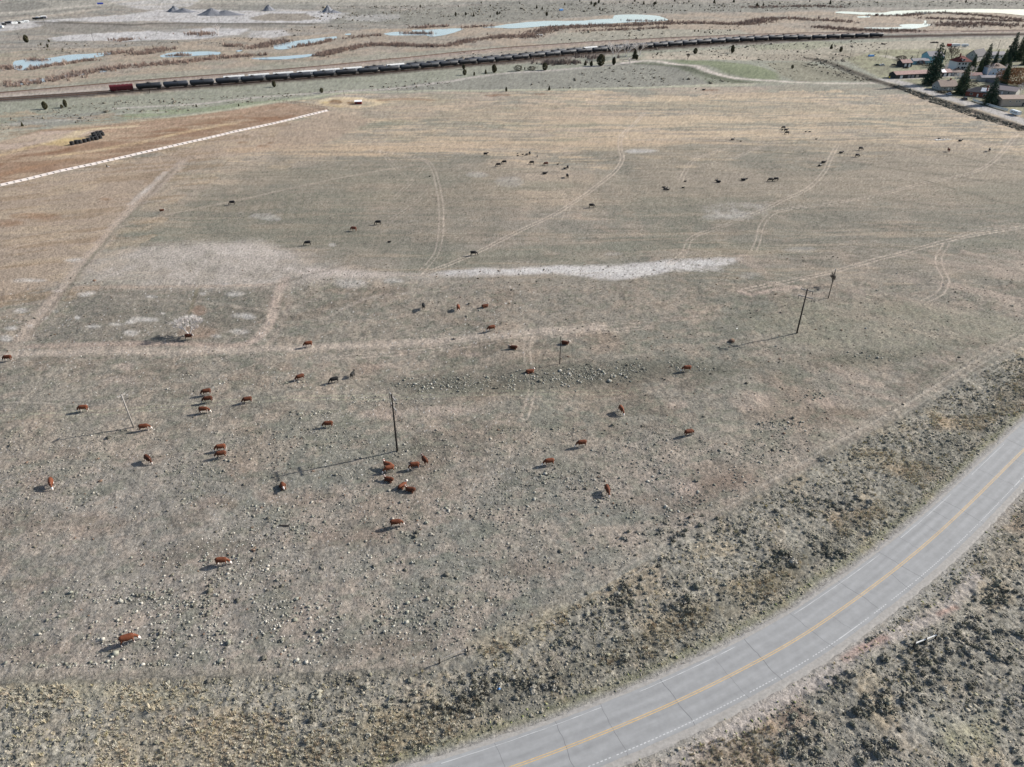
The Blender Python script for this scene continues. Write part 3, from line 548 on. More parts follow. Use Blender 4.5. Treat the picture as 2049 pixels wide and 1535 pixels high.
# ------------------------------------------------------------------ highway
T_ = np.gradient(ROAD, axis=0); T_ /= np.linalg.norm(T_, axis=1)[:, None]; NRM = np.stack([-T_[:, 1], T_[:, 0]], 1)     # to the left of travel = field side
ARC = np.concatenate([[0], np.cumsum(np.linalg.norm(np.diff(ROAD, axis=0), axis=1))])
def ribbon(a, b, z, mb=None, i0=0, i1=None, jag=0, skirt=0):
    mb = mb or MB(); i1 = i1 or len(ROAD); vs_ = []; fs_ = []
    for q, i in enumerate(range(i0, i1)):
        ja = rnd.uniform(-jag, jag); jb = rnd.uniform(-jag, jag)
        L = ROAD[i] + NRM[i] * (a + ja); R = ROAD[i] + NRM[i] * (b + jb); row = [(L[0], L[1], z), (R[0], R[1], z)]
        if skirt: L2 = ROAD[i] + NRM[i] * (a + .5 + ja); R2 = ROAD[i] + NRM[i] * (b - .5 + jb); row = [(L2[0], L2[1], z - skirt)] + row + [(R2[0], R2[1], z - skirt)]
        vs_ += row; k = len(row)
        if q: fs_ += [((q - 1) * k + j, (q - 1) * k + j + 1, q * k + j + 1, q * k + j) for j in range(k - 1)]
    return mb.add(vs_, fs_)
structure(ribbon(4.5, -4.95, .10, jag=.16, skirt=.16).build('road_shoulder', 'shoulder'), 'pale gravel edge of the curving highway', 'road shoulder')
# asphalt with faint wheel paths and patches (wear of its own)
am = M['asphalt']; t = am.node_tree; b = t.nodes['Principled BSDF']; uv = t.nodes.new('ShaderNodeUVMap'); sx = t.nodes.new('ShaderNodeSeparateXYZ'); t.links.new(uv.outputs[0], sx.inputs[0])
wv = t.nodes.new('ShaderNodeMath'); wv.operation = 'MULTIPLY'; wv.inputs[1].default_value = 2 * math.pi / 1.85; t.links.new(sx.outputs[0], wv.inputs[0])
cs = t.nodes.new('ShaderNodeMath'); cs.operation = 'COSINE'; t.links.new(wv.outputs[0], cs.inputs[0])
mp = t.nodes.new('ShaderNodeVectorMath'); mp.operation = 'MULTIPLY'; mp.inputs[1].default_value = (1.2, .09, 1); t.links.new(uv.outputs[0], mp.inputs[0])
n3 = t.nodes.new('ShaderNodeTexNoise'); n3.inputs['Scale'].default_value = 1; n3.inputs['Detail'].default_value = 6; t.links.new(mp.outputs[0], n3.inputs['Vector'])
a1 = t.nodes.new('ShaderNodeMath'); a1.operation = 'MULTIPLY_ADD'; a1.inputs[1].default_value = .045; a1.inputs[2].default_value = .78; t.links.new(cs.outputs[0], a1.inputs[0])
a2 = t.nodes.new('ShaderNodeMath'); a2.operation = 'MULTIPLY_ADD'; a2.inputs[1].default_value = .42; t.links.new(n3.outputs[0], a2.inputs[0]); t.links.new(a1.outputs[0], a2.inputs[2])
old = b.inputs['Base Color'].links[0].from_socket; sc_ = t.nodes.new('ShaderNodeVectorMath'); sc_.operation = 'SCALE'; t.links.new(old, sc_.inputs[0]); t.links.new(a2.outputs[0], sc_.inputs['Scale']); t.links.new(sc_.outputs[0], b.inputs['Base Color'])
road = ribbon(4.1, -4.15, .118, jag=.05).build('road', 'asphalt'); structure(road, 'pale grey two lane highway curving along the pasture', 'road')
uvl = road.data.uv_layers.new(name='UVMap')
for lp in road.data.loops:
    vi = lp.vertex_index; uvl.data[lp.index].uv = ((4.1, -4.15)[vi % 2], ARC[vi // 2])
mb = MB()
def dash(mb, off, w, L, gap, z, keep=1.0):
    i = 0
    while i + 1 < len(ROAD):
        n = max(1, int(round(L)))
        if rnd.random() < keep: ribbon(off + w / 2, off - w / 2, z, mb, i, min(len(ROAD), i + n + 1), jag=.012)
        i += n + int(round(gap))
    return mb
ribbon(.21, .10, .124, mb, jag=.012); ribbon(-.10, -.21, .124, mb, jag=.012)
structure(mb.build('road_marking_yellow', 'yellow_paint'), 'double yellow centre line of the highway', 'road marking')
mb = MB(); [ribbon(3.65, 3.59, .124, mb, i0, min(i0 + rnd.randint(14, 29), len(ROAD) - 1), jag=.03) for i0 in range(0, len(ROAD) - 8, 30)]
for k in range(0, int(ARC[-1] / .62)):                               # the outer line is broken up by rumble grooves
    a = k * .62; j = int(np.searchsorted(ARC, a)); j = min(max(j, 1), len(ROAD) - 1); tt = (a - ARC[j - 1]) / (ARC[j] - ARC[j - 1]); P = ROAD[j - 1] * (1 - tt) + ROAD[j] * tt + NRM[j] * (-3.55)
    L = .62 if (k // 34) % 3 == 0 and k % 34 < 8 else .34
    if rnd.random() < .9: mb.box((P[0], P[1], .125), (L, .13, .003), r=math.atan2(T_[j, 1], T_[j, 0]))
structure(mb.build('road_marking_white', 'white_paint'), 'thin worn white edge lines of the highway', 'road marking')
mb = MB(); a = 6.0
while a < ARC[-1] - 5:
    j = int(np.searchsorted(ARC, a)); full = rnd.random() < .6; s0, s1 = (-4.2, 4.1) if full else rnd.choice([(-4.2, .2), (-.2, 4.1)]); n = 14; w = rnd.uniform(.02, .055); ph = 0; pts = []
    for k in range(n + 1):
        u = s0 + (s1 - s0) * k / n; ph += rnd.uniform(-.14, .14); P = ROAD[j] + NRM[j] * u + T_[j] * ph; pts.append((P[0], P[1]))
    vs_ = []; [vs_.extend([(p[0] + T_[j][0] * w, p[1] + T_[j][1] * w, .122), (p[0] - T_[j][0] * w, p[1] - T_[j][1] * w, .122)]) for p in pts]
    mb.add(vs_, [(2 * k, 2 * k + 1, 2 * k + 3, 2 * k + 2) for k in range(n)]); a += rnd.uniform(4, 13)
structure(mb.build('road_crack', 'crack'), 'dark cracks running across the highway asphalt', 'road crack')

# ------------------------------------------------------------------ ponds
for W_ in WATER:
    P = pond_shore(W_)
    o = MB().add([(p[0], p[1], .03) for p in P], [tuple(range(len(P)))]).build('pond_water', 'water'); structure(o, 'pale blue pond water lying in the tan wetland', 'water')

# ------------------------------------------------------------------ low plants and stones: many small lumps in one mesh per stand
def template(seed, sub=1, spike=.35, flatb=True):
    bm = bmesh.new(); bmesh.ops.create_icosphere(bm, subdivisions=sub, radius=1); r = random.Random(seed)
    for v in bm.verts:
        v.co *= 1 + r.uniform(-spike, spike)
        if flatb and v.co.z < -.15: v.co.z = -.15
        v.co.z += .1
    bm.verts.ensure_lookup_table(); V = np.array([v.co[:] for v in bm.verts]); Fq = np.array([[v.index for v in f.verts] for f in bm.faces]); bm.free(); return V, Fq
def fluff(seed, n, leaf, core=True):                                 # leafy dome: small facets over a low mound
    r = np.random.default_rng(seed); d = r.normal(0, 1, (n, 3)); d[:, 2] = np.abs(d[:, 2]) * .9; d /= np.linalg.norm(d, axis=1)[:, None]
    lob = 1 + .25 * np.sin(np.arctan2(d[:, 1], d[:, 0]) * 3 + seed) ; P = d * (r.uniform(.55, 1.1, (n, 1)) * lob[:, None]); a = r.normal(0, 1, (n, 3)) + d * .2; a /= np.linalg.norm(a, axis=1)[:, None]; b = np.cross(a, d + r.normal(0, .6, (n, 3))); b /= np.linalg.norm(b, axis=1)[:, None]
    s_ = leaf * r.uniform(.6, 1.4, (n, 1)); V = np.stack([P - a * s_, P + a * s_ * .7 + b * s_ * .8, P + a * s_ * .7 - b * s_ * .8], 1).reshape(-1, 3); return V, np.arange(3 * n).reshape(-1, 3)
def tuft(seed, n=26, spread=.55):                                    # upright thin blades or twigs
    r = random.Random(seed); V = []; Fq = []
    for i in range(n):
        a = r.uniform(0, 6.28); q = r.uniform(0, .7); x, y = q * math.cos(a), q * math.sin(a); l = r.uniform(.6, 1.15); w = r.uniform(.05, .11); b = a + r.uniform(-.8, .8)
        V += [(x - w * math.sin(b), y + w * math.cos(b), 0), (x + w * math.sin(b), y - w * math.cos(b), 0), (x + spread * l * math.cos(b) * q, y + spread * l * math.sin(b) * q, l)]; Fq.append((3 * i, 3 * i + 1, 3 * i + 2))
    return np.array(V), np.array(Fq)
def join(parts):
    V, Fq, o = [], [], 0
    for v, f in parts: V.append(v); Fq.append(f + o); o += len(v)
    return np.vstack(V), np.vstack(Fq)
def bush(seed, lobes, nf, leaf):
    r = np.random.default_rng(seed); P = []
    for k in range(lobes):
        v, f = template(seed * 7 + k, 1, .42); q = r.uniform(.35, .62) if lobes > 1 else .9; a = r.uniform(0, 6.28); d = r.uniform(.1, .6) if lobes > 1 else 0
        P.append((v * [q, q, q * 1.15] + [math.cos(a) * d, math.sin(a) * d, 0], f))
    P.append(fluff(seed, nf, leaf))
    if lobes > 3: P.append(tuft(seed, 22, .5))
    return join(P)
TPL = [bush(k, 5, 34, .24) for k in range(6)]; TPS = [bush(20 + k, 1 + k % 2, 8, .34) for k in range(6)]; TPR = [template(20 + k, 1, .4) for k in range(6)]
TUFT = [tuft(k) for k in range(5)]
def lumps(name, P, size, hgt, cols, tpl, label, cat, jit=.18):
    P = np.asarray(P); n = len(P); z = zat(P[:, 0], P[:, 1]); size = np.broadcast_to(size, n); hgt = np.broadcast_to(hgt, n)
    which = rng.integers(0, len(tpl), n); Vs, Fs, Cs = [], [], []; o = 0
    for k, (tv, tf) in enumerate(tpl):
        ix = np.nonzero(which == k)[0]
        if not len(ix): continue
        a = rng.uniform(0, 2 * math.pi, len(ix)); ca, sa = np.cos(a), np.sin(a); sx_ = size[ix] * rng.uniform(.75, 1.3, len(ix)); sy_ = size[ix] * rng.uniform(.75, 1.3, len(ix))
        x = tv[None, :, 0] * sx_[:, None]; y = tv[None, :, 1] * sy_[:, None]
        V = np.stack([x * ca[:, None] - y * sa[:, None] + P[ix, 0][:, None], x * sa[:, None] + y * ca[:, None] + P[ix, 1][:, None], tv[None, :, 2] * hgt[ix][:, None] + z[ix][:, None]], -1)
        Fs.append((tf[None] + (np.arange(len(ix)) * len(tv))[:, None, None] + o).reshape(-1, 3)); Vs.append(V.reshape(-1, 3)); o += V.shape[0] * V.shape[1]
        c = cols[ix][:, None, :] * (1 + rng.uniform(-jit, jit, (len(ix), len(tv), 1))); Cs.append(c.reshape(-1, 3))
    me = np_mesh(name, np.vstack(Vs), np.vstack(Fs), 3); color_attr(me, 'leafcol', np.vstack(Cs)); me.materials.append(M['plant'])
    ob = bpy.data.objects.new(name, me); COL.objects.link(ob); return tag(ob, label, cat, kind='stuff')
def scatter(pts, per_m2, cl=0.0, csize=6, seed=1, px=True, maxn=40000):
    P = GL(pts) if px else np.asarray(pts); lo, hi = P.min(0), P.max(0); n = int(min(per_m2 * (hi[0] - lo[0]) * (hi[1] - lo[1]), 400000))
    Q = rng.uniform(lo, hi, (n, 2)); Q = Q[in_poly(P, Q[:, 0], Q[:, 1])]
    if cl: Q = Q[fbm(Q[:, 0], Q[:, 1], csize, 3, seed) > cl + rng.uniform(-.06, .06, len(Q))]
    u, v = pxof(Q[:, 0], Q[:, 1]); Q = Q[(u > -180) & (u < 2230) & (v < 1660)]
    i = np.concatenate([np.argmin((q[:, None, 0] - ROAD[None, ::6, 0]) ** 2 + (q[:, None, 1] - ROAD[None, ::6, 1]) ** 2, 1) for q in np.array_split(Q, len(Q) // 20000 + 1)])
    d = np.abs(((Q - ROAD[::6][i]) * NRM[::6][i]).sum(1)); dl = np.hypot(*(Q - ROAD[::6][i]).T); Q = Q[(d > 5.6 + rng.uniform(0, .8, len(Q))) | (dl > 14)]
    rng.shuffle(Q); print('scatter', len(Q)); return Q[:maxn]
PATHP = smooth(GL(SIDEPATH), 1)
def off_path(Q):                                                    # keep the worn foot track free
    d = np.concatenate([np.sqrt(((q[:, None] - PATHP[None]) ** 2).sum(-1)).min(1) for q in np.array_split(Q, len(Q) // 8000 + 1)]); return Q[d > 1.15 + rng.uniform(-.3, .3, len(Q))]
def pal(n, cols, w=None):
    C = np.array([s(*c) for c in cols]) * 1.62; return C[rng.choice(len(C), n, p=w)]
SIDE_POLY = [(2300, 540), (2049, 700), (1900, 782), (1640, 930), (1250, 1155), (940, 1338), (500, 1356), (-200, 1382), (-200, 1650), (2300, 1650)]
Q = scatter(SIDE_POLY, 11.0, .42, 3, 3, maxn=62000); Q = off_path(Q)
sz = rng.lognormal(math.log(.105), .42, len(Q)); lumps('sagebrush', Q, sz, sz * .7, pal(len(Q), [(138, 133, 120), (120, 117, 106), (154, 147, 132), (136, 132, 112), (106, 102, 93)]) , TPS, 'low grey green sagebrush covering the ground beside the highway', 'sagebrush')
Q = off_path(scatter(SIDE_POLY, .5, .50, 7, 4))
sz = rng.lognormal(math.log(.25), .32, len(Q)); lumps('sagebrush_clump', Q, sz, sz * 1.1, pal(len(Q), [(128, 126, 113), (142, 139, 126), (108, 105, 95), (152, 148, 135)]), TPL, 'larger dark sagebrush clumps among the roadside brush', 'sagebrush')
CLUMPS = [(1570, 1120, 40, 26, 40), (1650, 1100, 36, 24, 26), (1380, 1210, 50, 22, 26), (960, 1385, 60, 30, 60), (1060, 1370, 60, 30, 50), (1240, 1200, 60, 30, 40), (1360, 1060, 80, 30, 36), (1770, 1410, 60, 40, 50), (1850, 1330, 90, 60, 70), (1960, 1290, 90, 70, 90), (1760, 1500, 60, 30, 40), (1500, 1370, 40, 20, 20), (1680, 1230 + 130, 30, 20, 14), (1600, 1490, 60, 30, 30), (2000, 1200, 50, 30, 30), (1700, 1010, 60, 30, 26), (870, 1420, 50, 20, 26), (1650, 920, 16, 8, 6)]
Q = np.vstack([GL([(px_ + rnd.gauss(0, rx / 2), py_ + rnd.gauss(0, ry / 2)) for _ in range(n)]) for px_, py_, rx, ry, n in CLUMPS]); i = np.argmin((Q[:, None, 0] - ROAD[None, ::6, 0]) ** 2 + (Q[:, None, 1] - ROAD[None, ::6, 1]) ** 2, 1); Q = Q[np.hypot(*(Q - ROAD[::6][i]).T) > 6.2]
sz = rng.lognormal(math.log(.36), .3, len(Q)); lumps('sagebrush_thicket', Q, sz, sz * 1.15, pal(len(Q), [(116, 114, 101), (130, 126, 114), (98, 96, 86), (144, 140, 130)]), TPL, 'dark tall sagebrush thickets near the highway', 'sagebrush')
Q = np.vstack([scatter(p, 5, .45, 3, 6) for p in ([(190, 1440), (620, 1420), (660, 1560), (190, 1600)], [(640, 1440), (760, 1400), (960, 1400), (960, 1500), (700, 1560), (560, 1560)], [(1280, 1260), (1420, 1200), (1430, 1240), (1300, 1320), (1180, 1340)], [(1450, 1180), (1560, 1140), (1600, 1160), (1480, 1225)], [(1690, 900), (1760, 895), (1880, 935), (1850, 980), (1720, 930)], [(1860, 825), (2000, 830), (1960, 865), (1870, 865)], [(1660, 1030), (1770, 1015), (1780, 1050), (1680, 1080)], [(950, 1300), (1170, 1205), (1140, 1250), (980, 1330)], [(2000, 760), (2200, 700), (2200, 840), (1990, 830)], [(1380, 1490), (1560, 1450), (1560, 1600), (1380, 1600)], [(0, 1372), (420, 1366), (420, 1420), (0, 1430)])])
sz = rng.lognormal(math.log(.22), .3, len(Q)); lumps('dry_grass', Q, sz, sz * 1.5, pal(len(Q), [(202, 193, 173), (192, 181, 158), (184, 168, 146), (210, 204, 188), (170, 165, 144)]), TUFT, 'straw coloured dry bunch grass beside the highway', 'grass')
Q = scatter(SIDE_POLY, .5, .44, 9, 8)
sz = rng.lognormal(math.log(.2), .3, len(Q)); lumps('bunch_grass', Q, sz, sz * 1.5, pal(len(Q), [(206, 194, 166), (186, 176, 140), (176, 170, 150)]), TUFT, 'scattered pale bunch grass in the roadside brush', 'grass')
# pasture
PAST = [(-200, 1348), (-200, 560), (2300, 480), (2300, 560), (2049, 680), (1800, 812), (1250, 1135), (935, 1312)]
PAST2 = [(-200, 1348), (-200, 860), (1700, 850), (1250, 1135), (935, 1312)]
Q = scatter(PAST2, 1.3, .43, 10, 9); sz = rng.lognormal(math.log(.145), .35, len(Q)); lumps('low_brush', Q, sz, sz * .8, pal(len(Q), [(134, 131, 120), (122, 118, 107), (148, 143, 132), (160, 155, 144), (108, 104, 94)]), TPS, 'small grey brush and tufts scattered through the near pasture', 'brush')
PATCH = [(330, 1200, 230, 50, 330), (430, 1140, 120, 36, 120), (330, 1290, 200, 40, 160), (560, 1250, 240, 60, 300), (860, 1230, 230, 70, 260), (700, 1130, 160, 50, 90), (380, 1110, 90, 26, 60), (590, 1060, 110, 22, 70), (520, 1020, 80, 16, 30), (1150, 960, 90, 30, 80), (1250, 1000, 130, 40, 60), (1340, 1010, 60, 30, 50), (1090, 950, 60, 20, 40), (1040, 762, 150, 16, 300), (880, 768, 120, 16, 220), (1200, 748, 120, 16, 280), (1320, 734, 80, 12, 140), (740, 800, 90, 10, 50), (620, 830, 60, 12, 40), (1330, 650 + 300, 80, 60, 60), (1560, 850, 70, 16, 60), (1620, 790, 60, 10, 30), (1750, 712, 90, 12, 60), (1840, 660, 80, 24, 40), (1680, 640, 80, 16, 20), (1410, 740, 60, 6, 20), (1530, 700, 50, 8, 20), (560, 770, 90, 14, 50), (380, 770, 90, 26, 50), (1870, 560, 90, 30, 30), (1950, 600, 80, 30, 30), (960, 640, 90, 40, 30), (660, 890, 90, 30, 50), (1230, 900, 80, 20, 40), (200, 1330, 160, 6, 60), (500, 1328, 200, 8, 60), (930, 1020, 160, 40, 90), (1400, 1000, 60, 30, 40), (1500, 900, 80, 24, 40)]
Q = np.vstack([GL([(px_ + rnd.gauss(0, rx / 2), py_ + rnd.gauss(0, ry / 2)) for _ in range(int(n * 2.2))]) for px_, py_, rx, ry, n in PATCH]); Q = Q[fbm(Q[:, 0], Q[:, 1], 4, 3, 33) > .4]; sz = rng.lognormal(math.log(.15), .38, len(Q))
sz *= np.where(rng.random(len(Q)) < .1, 1.5, 1); lumps('pasture_brush', Q, sz, sz * .8, pal(len(Q), [(140, 140, 128), (124, 123, 111), (158, 156, 146), (104, 101, 91), (170, 166, 156)]), TPS, 'stands of knee high grey brush in the pasture', 'brush')
Q = scatter(PAST, .09, .44, 20, 12); sz = rng.lognormal(math.log(.16), .4, len(Q)); lumps('dark_tuft', Q, sz, sz * .8, pal(len(Q), [(84, 82, 74), (104, 100, 88), (116, 96, 82)]), TPS, 'dark tufts and dung dotting the pasture', 'brush')
STN = [(-200, 560), (700, 560), (1060, 600), (900, 900), (760, 1060), (560, 1180), (200, 1320), (-200, 1320)]
Q = scatter(STN, .07, .40, 12, 13); Q = np.vstack([Q, GL([(px_ + rnd.gauss(0, rx), py_ + rnd.gauss(0, ry)) for px_, py_, rx, ry, n in ((810, 600, 20, 4, 30), (745, 640, 14, 6, 22), (1000, 630, 30, 14, 36), (1050, 625, 20, 10, 20), (420, 1120, 60, 20, 70), (500, 1200, 100, 40, 90), (480, 1090, 60, 16, 30), (130, 740, 60, 14, 24), (250, 640, 80, 20, 30), (660, 840, 60, 16, 30), (880, 960, 90, 50, 40)) for _ in range(n)])])
sz = rng.lognormal(math.log(.08), .35, len(Q)); lumps('pale_stones', Q, sz, sz * .6, pal(len(Q), [(196, 192, 182), (178, 176, 166), (214, 210, 202)]), TPR, 'pale stones and bleached tufts strewn over the left of the pasture', 'stones')
Q = scatter([(860, 546), (1250, 524), (1470, 514), (1440, 540), (1200, 557), (930, 554)], .05); Q = np.vstack([Q, scatter([(560, 560), (1450, 546), (1700, 600), (1300, 700), (560, 660)], .02)]); sz = rng.lognormal(math.log(.18), .3, len(Q)); lumps('small_tuft', Q, sz, sz, pal(len(Q), [(96, 92, 84), (120, 112, 102)]), TPS, 'small dark tufts along the white salt strip', 'brush')
# roadside verge seedlings
i = rng.integers(10, len(ROAD) - 10, 1500); off_ = np.where(rng.random(1500) < .45, rng.normal(6.6, .5, 1500), -rng.normal(7.2, .8, 1500)); Q = ROAD[i] + NRM[i] * off_[:, None]; u, v = pxof(Q[:, 0], Q[:, 1]); Q = Q[(u > -100) & (u < 2150) & (v < 1650) & (v > 700)]
sz = rng.lognormal(math.log(.13), .3, len(Q)); lumps('verge_weeds', Q, sz, sz * .8, pal(len(Q), [(118, 122, 84), (104, 104, 88), (140, 140, 104)]), TPS, 'short green weeds along both highway verges', 'weeds')
# far sage and willows
FS = []
for pts, d, cl, cs_ in (([(650, 14), (1000, 6), (2200, 0), (2200, 14), (1700, 14), (1500, 24), (1300, 26), (1000, 42), (800, 50), (620, 42)], .012, .46, 40), ([(1300, 92), (1760, 82), (1760, 125), (1640, 165), (1560, 150), (1500, 120), (1300, 118)], .022, .46, 25), ([(0, 232), (180, 205), (500, 190), (700, 180), (560, 200), (200, 240), (0, 262)], .06, .44, 15), ([(1000, 180), (1250, 130), (1480, 162), (1400, 172)], .03, .42, 20), ([(760, 168), (950, 150), (900, 180), (700, 186)], .04, .44, 18), ([(80, 88), (250, 84), (260, 96), (100, 112), (20, 110)], .02, .44, 25), ([(1640, 118), (1760, 165), (1700, 162), (1600, 130)], .12, .44, 8), ([(1100, 66), (1480, 52), (1490, 68), (1110, 88)], .008, .5, 30), ([(600, 134), (1000, 100), (1010, 112), (760, 135)], .01, .5, 30), ([(1780, 170), (1860, 193), (1950, 224), (2049, 256), (2049, 262), (1940, 232), (1850, 200)], 1.2, .3, 6), ([(240, 88), (330, 86), (420, 80), (700, 44), (880, 50), (700, 60), (420, 92), (300, 96)], .01, .46, 20)):
    FS.append(scatter(pts, d, cl, cs_, 21))
Q = np.vstack(FS); sz = rng.lognormal(math.log(.5), .4, len(Q)) * np.interp(Q[:, 1], [250, 600, 1000], [.75, 1.0, 1.6]); lumps('far_sagebrush', Q, sz, sz * .9, pal(len(Q), [(112, 107, 95), (126, 119, 106), (98, 94, 84)]), TPS, 'grey sagebrush specks over the plains beyond the pasture', 'sagebrush')
def along(pts, n, spread): P = smooth(GL(pts), 3); return P[rng.integers(0, len(P), n)] + rng.normal(0, 1, (n, 2)) * spread
WIL = [([(0, 172), (40, 168), (100, 160), (170, 147), (215, 139), (300, 131), (380, 123), (450, 115), (520, 111)], 420, 4), ([(0, 137), (30, 136)], 50, 4), ([(225, 108), (240, 104)], 50, 5), ([(270, 109), (300, 104), (335, 98)], 120, 4.5), ([(60, 120), (88, 121)], 40, 2), ([(60, 139), (130, 128), (180, 121)], 110, 2.5),
       ([(345, 112), (375, 111)], 34, 2), ([(455, 92), (475, 92)], 30, 3), ([(495, 97), (530, 92), (570, 82)], 130, 4.5), ([(585, 95), (640, 87), (665, 79)], 90, 2), ([(640, 112), (680, 101), (740, 91), (780, 90), (830, 92), (880, 93)], 420, 3.6), ([(895, 92), (950, 80), (1020, 74)], 160, 3.5), ([(812, 67), (856, 67)], 80, 3), ([(830, 56), (890, 53)], 60, 3), ([(930, 56), (980, 52)], 40, 3),
       ([(1000, 74), (1055, 73), (1085, 64), (1130, 55), (1230, 52), (1330, 47), (1400, 46), (1480, 49), (1530, 42)], 900, 6), ([(1500, 44), (1560, 37), (1630, 40), (1700, 44)], 240, 6), ([(1640, 55), (1700, 60), (1830, 63)], 240, 5), ([(1500, 15), (1600, 13), (1680, 14)], 160, 7), ([(1740, 31), (1800, 32), (1850, 27), (1900, 27), (2060, 40)], 260, 5), ([(1890, 52), (1960, 48), (2040, 52)], 260, 9), ([(1850, 37), (2100, 44)], 200, 5), ([(240, 80), (255, 80)], 40, 4), ([(385, 68), (415, 70)], 60, 5), ([(860, 64), (880, 60)], 0, 1), ([(1250, 41), (1330, 42)], 30, 3), ([(700, 76), (760, 70)], 40, 4), ([(1160, 63), (1340, 56)], 90, 3)]
Q = np.vstack([along(p, int(n * 2.2), w * 1.35) for p, n, w in WIL if n]); sz = rng.lognormal(math.log(1.05), .3, len(Q)); lumps('willow_thicket', Q, sz, sz * 1.8, pal(len(Q), [(138, 120, 110), (126, 110, 103), (152, 132, 120), (120, 107, 100), (160, 144, 132)]), TUFT, 'bare reddish brown willow thickets lining the ponds and creek', 'willows')
Q = np.vstack([along([(1088, 128), (1120, 127), (1150, 126)], 130, 5), along([(1150, 116), (1210, 116)], 40, 4)]); sz = rng.lognormal(math.log(1.5), .3, len(Q)); lumps('grey_thicket', Q, sz, sz * 1.9, pal(len(Q), [(120, 108, 102), (140, 128, 120), (100, 90, 86)]), TUFT, 'bare grey brush thicket between the dirt road and the train', 'thicket')
print('plants done')
